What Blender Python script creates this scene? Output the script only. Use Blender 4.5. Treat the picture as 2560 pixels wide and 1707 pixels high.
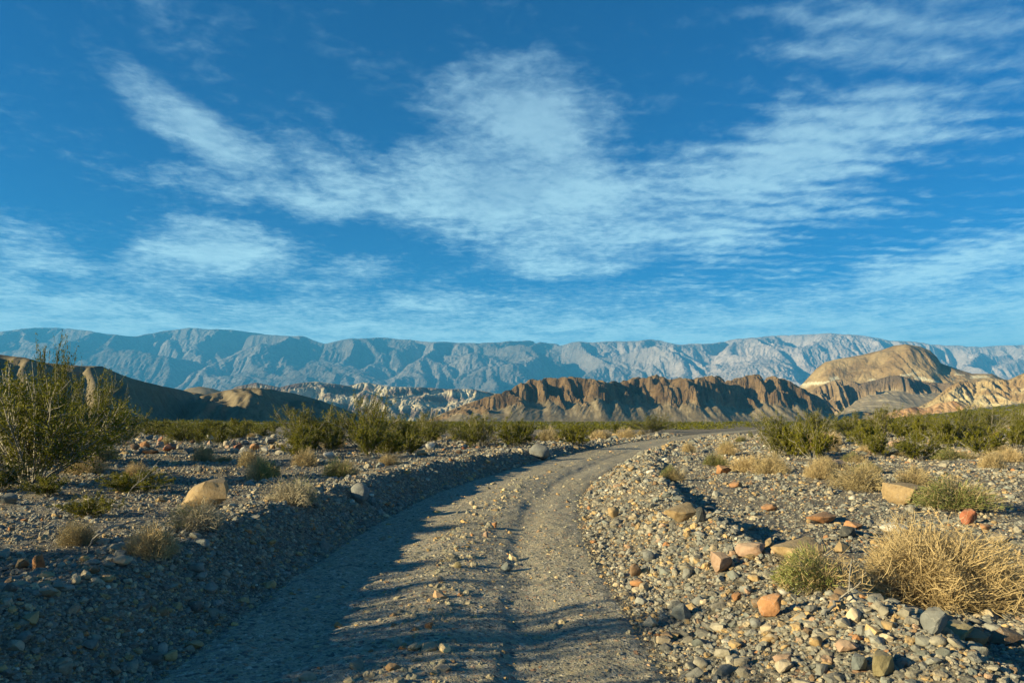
import bpy, math, random
import numpy as np
from mathutils import Vector

for o in list(bpy.data.objects):
    bpy.data.objects.remove(o, do_unlink=True)
scene = bpy.context.scene
COL = scene.collection
R = math.radians

# ------------------------------------------------------------------ camera
FPX, HOR, CAMZ, CXP = 1707.0, 1035.0, 1.7, 1280.0      # focal length / horizon row in the photo's own pixels
cam_d = bpy.data.cameras.new("camera")
cam = bpy.data.objects.new("camera", cam_d)
COL.objects.link(cam)
cam.location = (0, 0, CAMZ)
cam.rotation_euler = (R(90), 0, 0)
cam_d.sensor_width = 36.0
cam_d.lens = 36.0 * FPX / 2560.0
cam_d.shift_y = (HOR - 853.5) / 2560.0
cam_d.clip_start = 0.05
cam_d.clip_end = 60000
scene.camera = cam

# ------------------------------------------------------------------ light
SUN_AZ, SUN_EL = R(19), R(17)       # light travels towards +x turned SUN_AZ towards +y
ldir = Vector((math.cos(SUN_AZ) * math.cos(SUN_EL), math.sin(SUN_AZ) * math.cos(SUN_EL), -math.sin(SUN_EL)))
sun_d = bpy.data.lights.new("sun", 'SUN')
sun_d.energy = 5.0
sun_d.angle = R(0.5)
sun_d.color = (1.0, 0.85, 0.52)
sun = bpy.data.objects.new("sun", sun_d)
COL.objects.link(sun)
sun.location = (-60, -30, 60)
sun.rotation_euler = ldir.to_track_quat('-Z', 'Y').to_euler()

scene.render.engine = 'CYCLES'
scene.view_settings.view_transform = 'Standard'
scene.view_settings.look = 'None'
scene.view_settings.gamma = 1.0
scene.view_settings.use_curve_mapping = False
scene.view_settings.exposure = 1.45
scene.cycles.use_denoising = True
scene.cycles.max_bounces = 5
scene.cycles.diffuse_bounces = 2
scene.cycles.glossy_bounces = 1
scene.cycles.volume_bounces = 0
scene.cycles.transparent_max_bounces = 4


class NT:
    """small helper to wire node trees"""
    def __init__(self, tree):
        self.t = tree
        self.n = tree.nodes
        self.l = tree.links

    def node(self, typ, **kw):
        nd = self.n.new(typ)
        for k, v in kw.items():
            setattr(nd, k, v)
        return nd

    def put(self, sock, v):
        if hasattr(v, 'is_output') or isinstance(v, bpy.types.NodeSocket):
            self.l.new(v, sock)
        elif v is not None:
            sock.default_value = v

    def math(self, op, a, b=None, c=None, clamp=False):
        nd = self.node('ShaderNodeMath', operation=op, use_clamp=clamp)
        self.put(nd.inputs[0], a)
        if b is not None:
            self.put(nd.inputs[1], b)
        if c is not None:
            self.put(nd.inputs[2], c)
        return nd.outputs[0]

    def vmath(self, op, a, b=None, s=None):
        nd = self.node('ShaderNodeVectorMath', operation=op)
        self.put(nd.inputs[0], a)
        if b is not None:
            self.put(nd.inputs[1], b)
        if s is not None:
            self.put(nd.inputs['Scale'], s)
        return nd.outputs[0] if op not in ('DOT_PRODUCT', 'LENGTH') else nd.outputs['Value']

    def mix(self, f, a, b, mode='MIX'):
        nd = self.node('ShaderNodeMix', data_type='RGBA', blend_type=mode)
        self.put(nd.inputs[0], f)
        self.put(nd.inputs[6], a)
        self.put(nd.inputs[7], b)
        return nd.outputs[2]

    def ramp(self, f, stops, interp='LINEAR'):
        nd = self.node('ShaderNodeValToRGB')
        cr = nd.color_ramp
        cr.interpolation = interp
        while len(cr.elements) < len(stops):
            cr.elements.new(0.5)
        for e, (p, c) in zip(cr.elements, stops):
            e.position = p
            e.color = (c, c, c, 1) if isinstance(c, (int, float)) else (*c, 1)
        self.put(nd.inputs[0], f)
        return nd.outputs[0]

    def smooth(self, v, a, b, lo=0.0, hi=1.0):
        nd = self.node('ShaderNodeMapRange', interpolation_type='SMOOTHSTEP')
        self.put(nd.inputs[0], v)
        nd.inputs[1].default_value = a
        nd.inputs[2].default_value = b
        nd.inputs[3].default_value = lo
        nd.inputs[4].default_value = hi
        return nd.outputs[0]

    def noise(self, vec, scale, detail=6, rough=0.55, dist=0.0, lac=2.0):
        nd = self.node('ShaderNodeTexNoise')
        self.put(nd.inputs['Vector'], vec)
        nd.inputs['Scale'].default_value = scale
        nd.inputs['Detail'].default_value = detail
        nd.inputs['Roughness'].default_value = rough
        nd.inputs['Lacunarity'].default_value = lac
        nd.inputs['Distortion'].default_value = dist
        return nd.outputs[0]

    def comb(self, x, y, z):
        nd = self.node('ShaderNodeCombineXYZ')
        for i, v in enumerate((x, y, z)):
            self.put(nd.inputs[i], v)
        return nd.outputs[0]


# ------------------------------------------------------------------ world: Nishita sky with a thin high cloud layer
world = bpy.data.worlds.new("World")
scene.world = world
world.use_nodes = True
W = NT(world.node_tree)
W.n.clear()
sky = W.node('ShaderNodeTexSky', sky_type='NISHITA')
sky.sun_disc = False
sky.sun_elevation = SUN_EL
sky.sun_rotation = math.atan2(-ldir.x, -ldir.y)
sky.altitude = 200
sky.air_density = 1.0
sky.dust_density = 0.3
sky.ozone_density = 2.5
hsv = W.node('ShaderNodeHueSaturation')
hsv.inputs['Hue'].default_value = 0.50
hsv.inputs['Saturation'].default_value = 1.15
hsv.inputs['Value'].default_value = 1.0
W.l.new(sky.outputs[0], hsv.inputs['Color'])
skycol = W.mix(1.0, hsv.outputs[0], (0.010, 0.45, 0.83, 1), 'MULTIPLY')
geo = W.node('ShaderNodeNewGeometry')
dirv = W.vmath('SCALE', geo.outputs['Incoming'], s=-1.0)
sep = W.node('ShaderNodeSeparateXYZ')
W.l.new(dirv, sep.inputs[0])
dx, dy, dz = sep.outputs
az = W.math('ARCTAN2', dx, dy)
el = W.math('ARCSINE', dz)
ang = W.comb(az, el, 0.0)
den = W.math('ADD', W.math('MAXIMUM', dz, 0.0), 0.07)
layer = W.comb(W.math('DIVIDE', dx, den), W.math('DIVIDE', dy, den), 0.0)      # a flat cloud layer overhead

def angle_of(px, py):
    v = Vector(((px - CXP) / FPX, 1.0, (HOR - py) / FPX)).normalized()
    return math.atan2(v.x, v.y), math.asin(v.z)

warp = W.noise(ang, 5.0, 4, 0.6)
wn = W.node('ShaderNodeTexNoise')
W.l.new(ang, wn.inputs['Vector'])
wn.inputs['Scale'].default_value = 6.0
wn.inputs['Detail'].default_value = 3.0
wofs = W.vmath('SCALE', W.vmath('SUBTRACT', wn.outputs['Color'], (0.5, 0.5, 0.5)), s=0.11)
angw = W.vmath('ADD', ang, wofs)
# cloud banks: centre, half size in photo pixels, tilt (deg, anticlockwise), weight
BANKS = [
    (525, 318, 320, 84, -25, 1.0), (850, 450, 330, 120, -20, 0.75), (1320, 300, 330, 230, -10, 1.05),
    (1280, 480, 620, 170, 0, 1.05), (1900, 420, 620, 170, 8, 0.95), (2180, 340, 330, 130, 12, 0.80),
    (2300, 90, 420, 170, -8, 0.80), (1650, 580, 700, 130, 4, 0.85), (760, 500, 520, 80, -3, 0.80),
    (540, 650, 270, 90, 3, 1.10), (1500, 660, 560, 70, 3, 0.70), (2350, 690, 520, 90, 10, 0.85),
    (100, 640, 200, 60, 3, 0.80), (40, 560, 170, 50, 0, 0.5), (480, 130, 420, 100, -28, 0.22),
    (400, 800, 1000, 70, 0, 0.75), (820, 700, 300, 60, 10, 0.5), (2080, 800, 1000, 70, 0, 0.62),
    (1120, 790, 800, 70, 0, 0.65), (2420, 10, 380, 90, 0, 0.4), (860, 330, 260, 60, -30, 0.45),
]
mask = None
for (px, py, sx, sy, rot, wgt) in BANKS:
    a0, e0 = angle_of(px, py)
    mp = W.node('ShaderNodeMapping', vector_type='TEXTURE')
    W.l.new(angw, mp.inputs['Vector'])
    mp.inputs['Location'].default_value = (a0, e0, 0)
    mp.inputs['Rotation'].default_value = (0, 0, R(rot))
    k = math.cos(e0)
    mp.inputs['Scale'].default_value = (sx / FPX, sy / FPX * k, 1)
    g = W.node('ShaderNodeTexGradient', gradient_type='SPHERICAL')
    W.l.new(mp.outputs[0], g.inputs[0])
    v = W.math('MULTIPLY', W.math('POWER', g.outputs[1], 0.8), wgt)
    mask = v if mask is None else W.math('SMOOTH_MAX', mask, v, 0.25)
# the same broken cover goes on round the rest of the sky
behind = W.math('MULTIPLY', W.smooth(W.math('ABSOLUTE', az), 0.85, 1.15), W.smooth(W.noise(layer, 0.55, 4, 0.55), 0.42, 0.70, 0.0, 0.35))
above = W.math('MULTIPLY', W.smooth(el, 0.56, 0.72), W.smooth(W.noise(layer, 0.55, 4, 0.55), 0.42, 0.70, 0.0, 0.35))
veil = W.smooth(el, 0.04, 0.27, 0.98, 0.0)          # thin milky veil low down all round
mask = W.math('MAXIMUM', mask, W.math('MAXIMUM', veil, W.math('MAXIMUM', behind, above)))
stretch = W.vmath('MULTIPLY', layer, (1.0, 1.0, 1.0))
n1 = W.noise(stretch, 2.3, 6, 0.62, 0.5)
n2 = W.noise(stretch, 17.0, 3, 0.65, 0.3)
st = W.vmath('MULTIPLY', ang, (4.0, 13.0, 1.0))
n3 = W.noise(st, 2.5, 4, 0.62, 0.8)
wav = W.node('ShaderNodeTexWave', wave_type='BANDS', bands_direction='Y')
W.l.new(W.vmath('ADD', layer, wofs), wav.inputs['Vector'])
wav.inputs['Scale'].default_value = 2.4
wav.inputs['Distortion'].default_value = 5.0
wav.inputs['Detail'].default_value = 1.0
wav.inputs['Detail Scale'].default_value = 2.0
ripzone = W.math('MULTIPLY', W.smooth(az, 0.05, 0.35), W.smooth(el, 0.13, 0.22))
rip = W.math('MULTIPLY', W.math('SUBTRACT', wav.outputs[1], 0.5), W.math('MULTIPLY', ripzone, 0.22))
tex = W.math('ADD', W.math('MULTIPLY', W.math('SUBTRACT', n1, 0.5), 0.85), W.math('MULTIPLY', W.math('SUBTRACT', n3, 0.5), 0.38))
tex = W.math('ADD', tex, W.math('MULTIPLY', W.math('SUBTRACT', n2, 0.5), 0.62))
tex = W.math('ADD', tex, rip)
dens = W.math('ADD', mask, tex)
cover = W.smooth(dens, 0.16, 0.92)
cover = W.math('MULTIPLY', cover, W.smooth(mask, 0.0, 0.25))
cover = W.math('MULTIPLY', cover, W.smooth(W.math('ADD', W.math('MULTIPLY', n1, 0.7), W.math('MULTIPLY', n2, 0.3)), 0.30, 0.66, 0.46, 0.78))
cover = W.math('MULTIPLY', cover, W.smooth(dz, -0.01, 0.05))
cloudcol = W.mix(W.smooth(el, 0.10, 0.55), (5.8, 8.8, 9.2, 1), (2.6, 4.3, 5.6, 1))
final = W.mix(cover, skycol, cloudcol)
bg = W.node('ShaderNodeBackground')
W.l.new(final, bg.inputs[0])
bg.inputs['Strength'].default_value = 0.05
wo = W.node('ShaderNodeOutputWorld')
W.l.new(bg.outputs[0], wo.inputs[0])
world.cycles.sampling_method = 'MANUAL'
world.cycles.sample_map_resolution = 512

# ------------------------------------------------------------------ noise / mesh helpers
_rng = np.random.default_rng(7)
_P = _rng.permutation(4096).astype(np.int64)
_A = _rng.uniform(0, 2 * np.pi, 4096)
_GX, _GY = np.cos(_A), np.sin(_A)


def perlin(x, y, seed=0):
    x = np.asarray(x, float) + seed * 17.37
    y = np.asarray(y, float) - seed * 9.71
    xi, yi = np.floor(x).astype(np.int64), np.floor(y).astype(np.int64)
    fx, fy = x - xi, y - yi

    def g(ix, iy, dx_, dy_):
        h = _P[(_P[ix & 4095] + iy) & 4095]
        return _GX[h] * dx_ + _GY[h] * dy_
    u = fx * fx * fx * (fx * (fx * 6 - 15) + 10)
    v = fy * fy * fy * (fy * (fy * 6 - 15) + 10)
    a = g(xi, yi, fx, fy)
    b = g(xi + 1, yi, fx - 1, fy)
    c = g(xi, yi + 1, fx, fy - 1)
    d = g(xi + 1, yi + 1, fx - 1, fy - 1)
    return 1.4 * ((a * (1 - u) + b * u) * (1 - v) + (c * (1 - u) + d * u) * v)


def fbm(x, y, oct=4, seed=0, gain=0.5):
    s, a, f = 0.0, 1.0, 1.0
    for i in range(oct):
        s = s + a * perlin(np.asarray(x) * f, np.asarray(y) * f, seed + i)
        a *= gain
        f *= 2.03
    return s


def ridged(x, y, oct=4, seed=0, gain=0.5):
    s, a, f = 0.0, 1.0, 1.0
    for i in range(oct):
        s = s + a * (1 - 2 * np.abs(perlin(np.asarray(x) * f, np.asarray(y) * f, seed + i)))
        a *= gain
        f *= 2.05
    return s


def sstep(v, a, b):
    t = np.clip((np.asarray(v, float) - a) / (b - a), 0, 1)
    return t * t * (3 - 2 * t)


def new_mesh(name, V, F, mat=None, smooth=True, col=None):
    V = np.asarray(V, np.float32)
    F = np.asarray(F, np.int32)
    me = bpy.data.meshes.new(name)
    me.vertices.add(len(V))
    me.vertices.foreach_set('co', V.ravel())
    me.loops.add(F.size)
    me.loops.foreach_set('vertex_index', F.ravel())
    me.polygons.add(len(F))
    me.polygons.foreach_set('loop_start', np.arange(0, F.size, F.shape[1], dtype=np.int32))
    me.polygons.foreach_set('use_smooth', np.full(len(F), smooth, bool))
    if col is not None:
        at = me.color_attributes.new('Col', 'FLOAT_COLOR', 'POINT')
        c4 = np.ones((len(V), 4), np.float32)
        c4[:, :col.shape[1]] = col
        at.data.foreach_set('color', c4.ravel())
    me.update(calc_edges=True)
    if mat:
        me.materials.append(mat)
    return me


def link(name, me, parent=None):
    o = bpy.data.objects.new(name, me)
    COL.objects.link(o)
    if parent:
        o.parent = parent
    return o


def tag(o, label=None, cat=None, group=None, kind=None):
    if label:
        o['label'] = label
    if cat:
        o['category'] = cat
    if group:
        o['group'] = group
    if kind:
        o['kind'] = kind
    return o


def grid_faces(ny, nx):
    i = np.arange(ny * nx).reshape(ny, nx)
    return np.stack([i[:-1, :-1], i[:-1, 1:], i[1:, 1:], i[1:, :-1]], -1).reshape(-1, 4)


# ------------------------------------------------------------------ terrain functions
CY = np.array([-40, -8, 0, 5, 8, 12, 16, 22, 30, 40, 50, 65, 88, 120, 180, 260, 400])
CXs = np.array([-0.9, -0.75, -0.75, -0.8, -0.85, -0.72, -0.25, 1.05, 3.2, 6.4, 9.9, 16.2, 26.5, 42.5, 74.0, 118.0, 196.0])
_yy = np.linspace(-40, 400, 4401)
_cx = np.interp(_yy, CY, CXs)
for _ in range(3):
    kk = np.ones(31) / 31
    _cx = np.convolve(np.pad(_cx, 15, mode='edge'), kk, 'valid')
_sl = np.gradient(_cx, _yy)


def road_s(x, y):
    """signed distance from the road's centre line, right positive"""
    return (x - np.interp(y, _yy, _cx)) / np.sqrt(1 + np.interp(y, _yy, _sl) ** 2)


HW = 1.75          # half width, left; the right wheel track runs wider
HWR = 2.05


def plain(x, y):
    z = -0.010 * np.clip(y, -40, 3500)
    q = (x - 0.50 * np.maximum(y, 0) - 14) / 12.0
    xr = 12.0 * np.where(q > 20, q, np.log1p(np.exp(np.clip(q, -30, 20))))
    z = z + 0.115 * xr * sstep(y, 10, 90) * (1 - 0.8 * sstep(xr, 300, 1500))
    z = z + 0.004 * np.clip(-x - 8, 0, 400) * (1 - sstep(-x, 150, 700))
    return z


def ground_h(x, y):
    x = np.asarray(x, float)
    y = np.asarray(y, float)
    s = road_s(x, y)
    far = sstep(y, 14, 40)
    far2 = sstep(y, 34, 60)
    z = plain(x, y)
    # road: crowned with wheel ruts
    inr = 1 - sstep(np.where(s > 0, s - HWR + HW, -s), HW - 0.25, HW + 0.1)
    nr = fbm(x * 0.9, y * 0.35, 3, 3)
    rut = -0.035 * np.exp(-((s - 0.95) / 0.26) ** 2) - 0.030 * np.exp(-((s + 0.80) / 0.28) ** 2)
    rut = rut - 0.022 * sstep(s + 0.10 * perlin(x * 1.3, y * 0.8, 6), 0.68, 0.84) * (1 - sstep(s, 0.95, 1.5)) * np.clip(0.5 + 1.1 * perlin(y * 0.5, x * 0, 8), 0, 1.2)
    hump = 0.055 * np.exp(-((s - 0.12) / 0.36) ** 2) * (0.6 + 0.7 * perlin(x * 0.5, y * 0.45, 5))
    zr = (rut + hump) * (1 - 0.6 * far) + 0.022 * nr + 0.014 * fbm(x * 4, y * 3, 3, 9) + 0.006 * perlin(x * 1.2, y * 7.0, 10)
    # right berm
    wv = 0.16 * perlin(x * 0.0 + 3.1, y * 0.55, 11) + 0.07 * perlin(y * 1.9, x * 0 + .2, 12)
    bw = 1.45 - 0.95 * far
    hb = (0.36 - 0.10 * far - 0.14 * far2) * (1 + 0.30 * perlin(y * 0.8, x * 0.0, 13) + 0.12 * perlin(y * 2.7, x * 0, 14))
    sr = s - wv
    rise = sstep(sr, HWR - 0.15, HWR + bw)
    fall = sstep(sr, HWR + bw - 0.02, HWR + bw + 0.55)
    right = hb * rise ** 0.9 * (1 - 0.75 * fall)
    right = right + fall * (0.05 + 0.10 * sstep(s, 4.5, 9.0)) * (1 + 0.0 * s)
    # left bank and the rough ground behind it
    wl = 0.15 * perlin(y * 0.5, x * 0 + 1.7, 15) + 0.06 * perlin(y * 2.1, x * 0, 16)
    hl = (0.54 - 0.20 * far - 0.18 * far2) * (1 + 0.22 * perlin(y * 0.7, x * 0 + 4.1, 17) + 0.12 * perlin(y * 2.4, x * 0 + 2.2, 18))
    sl = -s - wl
    risel = sstep(sl, HW - 0.30, HW + 0.80)
    falll = sstep(sl, HW + 0.95, HW + 1.7)
    left = hl * risel * (1 - 0.42 * falll)
    off = sstep(np.abs(s), HW - 0.1, HW + 0.8)
    wide = sstep(np.abs(s), HW + 2.0, HW + 6.0)
    rough = off * (0.020 * fbm(x * 3.3, y * 3.3, 3, 21) + 0.035 * fbm(x * 0.9, y * 0.9, 3, 22))
    rough = rough + wide * (0.11 * fbm(x * 0.22, y * 0.22, 4, 23) + 0.06 * fbm(x * 0.55, y * 0.55, 2, 24))
    big = sstep(np.hypot(x, y), 60, 250) * sstep(np.abs(s), 4, 14)
    rough = rough + big * (0.8 * fbm(x * 0.012, y * 0.02, 4, 25) * (1 - sstep(y, 250, 700)))
    return z + zr * inr + right * (s > 0) + left * (s <= 0) + rough


_my = np.geomspace(2.2, 900, 5000)


def at(px, py):
    """where the sight line through that spot of the photograph meets the ground"""
    X = (px - CXP) / FPX * _my
    Z = CAMZ + (HOR - py) / FPX * _my
    d = Z - ground_h(X, _my)
    k = np.argmax(d < 0)
    if d[k] >= 0:
        k = len(_my) - 1
    return float(X[k]), float(_my[k]), float(ground_h(X[k:k + 1], _my[k:k + 1])[0])


def gz(x, y):
    return float(ground_h(np.array([x]), np.array([y]))[0])


# ------------------------------------------------------------------ materials
def material(name, rough=0.95, spec=0.12):
    m = bpy.data.materials.new(name)
    m.use_nodes = True
    T = NT(m.node_tree)
    T.n.clear()
    b = T.node('ShaderNodeBsdfPrincipled')
    b.inputs['Roughness'].default_value = rough
    b.inputs['Specular IOR Level'].default_value = spec
    o = T.node('ShaderNodeOutputMaterial')
    T.l.new(b.outputs[0], o.inputs[0])
    return m, T, b


def bump(T, b, h, strength, dist):
    nd = T.node('ShaderNodeBump')
    nd.inputs['Strength'].default_value = strength
    nd.inputs['Distance'].default_value = dist
    T.l.new(h, nd.inputs['Height'])
    T.l.new(nd.outputs[0], b.inputs['Normal'])


def gravel_material(name, stones, tint, fine):
    """pebbly soil: two sizes of stones with their own colours, fine dust between"""
    m, T, b = material(name)
    P = T.node('ShaderNodeNewGeometry').outputs['Position']
    Pd = T.vmath('ADD', P, T.vmath('SCALE', T.node('ShaderNodeTexNoise').outputs['Color'], s=0.0))
    cols = []
    hs = []
    for sc, rnd in ((26.0, 1.0), (60.0, 1.0)):
        v = T.node('ShaderNodeTexVoronoi', feature='F1')
        T.l.new(Pd, v.inputs['Vector'])
        v.inputs['Scale'].default_value = sc
        v.inputs['Randomness'].default_value = rnd
        sx = T.node('ShaderNodeSeparateColor')
        T.l.new(v.outputs['Color'], sx.inputs[0])
        c = T.ramp(sx.outputs[0], stones, 'LINEAR')
        cols.append((c, sx.outputs[1], v.outputs['Distance']))
        hs.append(v.outputs['Distance'])
    dust = T.mix(T.noise(P, 1.3, 6, 0.6), fine[0], fine[1])
    big = T.smooth(T.math('ADD', cols[0][1], T.math('MULTIPLY', T.noise(P, 0.8, 3), 0.6)), 0.75, 0.95)
    small = T.smooth(cols[1][1], 0.3, 0.55)
    c = T.mix(T.math('MULTIPLY', small, 0.75), dust, cols[1][0])
    c = T.mix(T.math('MULTIPLY', big, 0.85), c, cols[0][0])
    patch = T.noise(P, 0.16, 5, 0.6)
    c = T.mix(T.smooth(patch, 0.35, 0.7), c, T.mix(1.0, c, (*tint, 1), 'MULTIPLY'))
    c = T.mix(1.0, c, T.ramp(T.noise(P, 9.0, 5, 0.7), [(0.25, 0.72), (0.75, 1.25)]), 'MULTIPLY')
    T.l.new(c, b.inputs['Base Color'])
    h = T.math('ADD', T.math('MULTIPLY', T.smooth(hs[0], 0.0, 0.55, 1.0, 0.0), T.math('MULTIPLY', big, 1.0)),
               T.math('MULTIPLY', T.smooth(hs[1], 0.0, 0.6, 1.0, 0.0), T.math('MULTIPLY', small, 0.45)))
    h = T.math('ADD', h, T.math('MULTIPLY', T.noise(P, 45.0, 5, 0.7), 0.5))
    bump(T, b, h, 1.0, 0.022)
    return m


STONE_RAMP = [(0.0, (0.06, 0.062, 0.058)), (0.25, (0.135, 0.138, 0.122)), (0.5, (0.21, 0.198, 0.16)), (0.72, (0.30, 0.262, 0.19)),
              (0.88, (0.40, 0.36, 0.28)), (0.95, (0.28, 0.15, 0.085)), (1.0, (0.25, 0.19, 0.135))]
M_ground = gravel_material("desert_gravel", STONE_RAMP, (0.86, 0.80, 0.72), ((0.135, 0.118, 0.080, 1), (0.195, 0.170, 0.115, 1)))
M_road = gravel_material("packed_gravel", [(p, tuple(1.35 * q for q in c)) for p, c in STONE_RAMP], (0.96, 0.93, 0.86), ((0.31, 0.268, 0.175, 1), (0.40, 0.35, 0.228, 1)))


def object_stone_material(name, instancer=False):
    m, T, b = material(name, 0.9, 0.2)
    if instancer:
        a = T.node('ShaderNodeAttribute', attribute_type='INSTANCER', attribute_name='tint')
        base = a.outputs['Color']
        P = T.node('ShaderNodeNewGeometry').outputs['Position']
        sc = 30.0
    else:
        oi = T.node('ShaderNodeObjectInfo')
        base = oi.outputs['Color']
        P = T.node('ShaderNodeNewGeometry').outputs['Position']
        sc = 14.0
    n = T.noise(P, sc, 6, 0.65)
    c = T.mix(1.0, base, T.ramp(n, [(0.28, (0.62, 0.60, 0.58)), (0.5, (1.0, 0.98, 0.95)), (0.75, (1.22, 1.2, 1.16))]), 'MULTIPLY')
    if not instancer:
        stain = T.smooth(T.noise(P, 6.0, 4, 0.6), 0.55, 0.7)
        c = T.mix(T.math('MULTIPLY', stain, 0.45), c, T.mix(1.0, c, (0.55, 0.45, 0.36, 1), 'MULTIPLY'))
    nz = T.node('ShaderNodeSeparateXYZ')
    T.l.new(T.node('ShaderNodeNewGeometry').outputs['Normal'], nz.inputs[0])
    dust = T.math('MULTIPLY', T.smooth(T.math('ADD', nz.outputs[2], T.math('MULTIPLY', T.noise(P, 5.0, 4, 0.6), 0.8)), 0.7, 1.5), 0.45)
    c = T.mix(dust, c, (0.20, 0.172, 0.118, 1))
    vein = T.smooth(T.math('ABSOLUTE', T.math('SUBTRACT', T.noise(P, sc * 0.35, 3, 0.6, 0.8), 0.5)), 0.0, 0.012, 1.0, 0.0)
    c = T.mix(T.math('MULTIPLY', vein, 0.3), c, (0.42, 0.38, 0.31, 1))
    T.l.new(c, b.inputs['Base Color'])
    bump(T, b, T.noise(P, sc * 1.7, 6, 0.7), 0.8, 0.014)
    return m


M_stone = object_stone_material("weathered_stone")
M_pebble = object_stone_material("gravel_stone", True)


def terrain_material(name, sc, bumpd, tone=0.35, gully=2.0):
    """colour from the mesh's own rock map, broken up by grain at several scales"""
    m, T, b = material(name, 1.0, 0.03)
    a = T.node('ShaderNodeAttribute', attribute_name='Col')
    P = T.node('ShaderNodeNewGeometry').outputs['Position']
    n1 = T.noise(P, sc, 8, 0.65)
    n2 = T.noise(P, sc * 7, 6, 0.7)
    c = T.mix(1.0, a.outputs['Color'], T.ramp(n1, [(0.3, 1 - tone), (0.7, 1 + tone)]), 'MULTIPLY')
    c = T.mix(1.0, c, T.ramp(n2, [(0.3, 1 - tone * 0.8), (0.7, 1 + tone * 0.8)]), 'MULTIPLY')
    T.l.new(c, b.inputs['Base Color'])
    rg = T.node('ShaderNodeTexNoise', noise_type='RIDGED_MULTIFRACTAL')
    T.l.new(P, rg.inputs['Vector'])
    rg.inputs['Scale'].default_value = sc * gully
    rg.inputs['Detail'].default_value = 5
    rg.inputs['Roughness'].default_value = 0.6
    rg.inputs['Distortion'].default_value = 0.6
    bump(T, b, T.math('ADD', T.math('MULTIPLY', rg.outputs[0], 0.8), T.math('MULTIPLY', n2, 0.35)), 1.0, bumpd)
    bn = [q for q in T.n if q.type == 'BUMP'][0]
    T.l.new(a.outputs['Alpha'], bn.inputs['Strength'])
    return m


M_range = terrain_material("far_range_rock", 0.004, 110.0, 0.25, 1.6)
M_ridge = terrain_material("brown_ridge_rock", 0.05, 8.0, 0.32, 1.6)
M_hill = terrain_material("dark_hill_soil", 0.06, 1.6, 0.22, 1.0)
M_badland = terrain_material("badland_clay", 0.02, 9.0, 0.28, 1.6)
M_butte = terrain_material("tan_butte_rock", 0.022, 5.0, 0.26, 1.6)


def leaf_material(name, c0, c1, trans):
    m, T, b = material(name, 0.75, 0.2)
    P = T.node('ShaderNodeNewGeometry').outputs['Position']
    oi = T.node('ShaderNodeObjectInfo')
    c = T.mix(T.smooth(T.noise(P, 5.0, 4, 0.6), 0.3, 0.7), (*c0, 1), (*c1, 1))
    c = T.mix(1.0, c, T.ramp(oi.outputs['Random'], [(0, (0.80, 0.82, 0.8)), (1, (1.2, 1.15, 1.1))]), 'MULTIPLY')
    T.l.new(c, b.inputs['Base Color'])
    tr = T.node('ShaderNodeBsdfTranslucent')
    T.l.new(c, tr.inputs[0])
    mx = T.node('ShaderNodeMixShader')
    mx.inputs[0].default_value = trans
    T.l.new(b.outputs[0], mx.inputs[1])
    T.l.new(tr.outputs[0], mx.inputs[2])
    o = [n for n in T.n if n.type == 'OUTPUT_MATERIAL'][0]
    T.l.new(mx.outputs[0], o.inputs[0])
    return m


M_creosote = leaf_material("creosote_leaf", (0.075, 0.082, 0.006), (0.215, 0.200, 0.013), 0.25)
M_green = leaf_material("green_twig", (0.16, 0.19, 0.05), (0.27, 0.28, 0.10), 0.2)
M_dry = leaf_material("dry_straw_twig", (0.34, 0.26, 0.128), (0.48, 0.375, 0.195), 0.12)
M_drygrey = leaf_material("dry_grey_twig", (0.28, 0.25, 0.17), (0.38, 0.33, 0.22), 0.1)
M_stem = leaf_material("pale_grey_stem", (0.22, 0.20, 0.16), (0.36, 0.33, 0.27), 0.0)

# ------------------------------------------------------------------ ground sheet
ys = np.concatenate([np.linspace(-30, 2.2, 110, endpoint=False), np.geomspace(2.2, 14000, 860)])
ti = np.linspace(-1, 1, 421)
to = 1 + (np.geomspace(1, 60, 42) - 1) / 59 * 7
t = np.concatenate([-to[::-1][:-1], ti, to[1:]])
hw = 2.2 + 0.86 * np.maximum(ys, 2.6)
GXm = t[None, :] * hw[:, None]
GYm = np.repeat(ys[:, None], len(t), 1)
GZm = ground_h(GXm, GYm)
_s = road_s(GXm, GYm)
ROADMASK = (1 - sstep(np.where(_s > 0, _s - HWR + HW, -_s), HW - 0.60, HW - 0.36)) * (GYm < 300)
GZm = GZm - 0.05 * ROADMASK
gme = new_mesh("ground", np.stack([GXm, GYm, GZm], -1).reshape(-1, 3), grid_faces(*GXm.shape), M_ground)
tag(link("ground", gme), "stony desert fan of grey and tan gravel", kind='structure')

# road strip
ry = np.concatenate([np.linspace(-28, 2.4, 110, endpoint=False), np.geomspace(2.4, 290, 620)])
rs = np.linspace(-HW + 0.06, HWR - 0.06, 96)
nrm = np.sqrt(1 + np.interp(ry, _yy, _sl) ** 2)
RX = np.interp(ry, _yy, _cx)[:, None] + rs[None, :] * nrm[:, None]
RY = np.repeat(ry[:, None], len(rs), 1)
edge = sstep(np.where(rs > 0, rs - HWR + HW, -rs), HW - 0.34, HW - 0.06)[None, :]
RZ = ground_h(RX, RY) + 0.012 - 0.045 * edge
rme = new_mesh("road", np.stack([RX, RY, RZ], -1).reshape(-1, 3), grid_faces(*RX.shape), M_road)
tag(link("road", rme), "narrow rutted gravel road curving away to the right", kind='structure')


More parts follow.
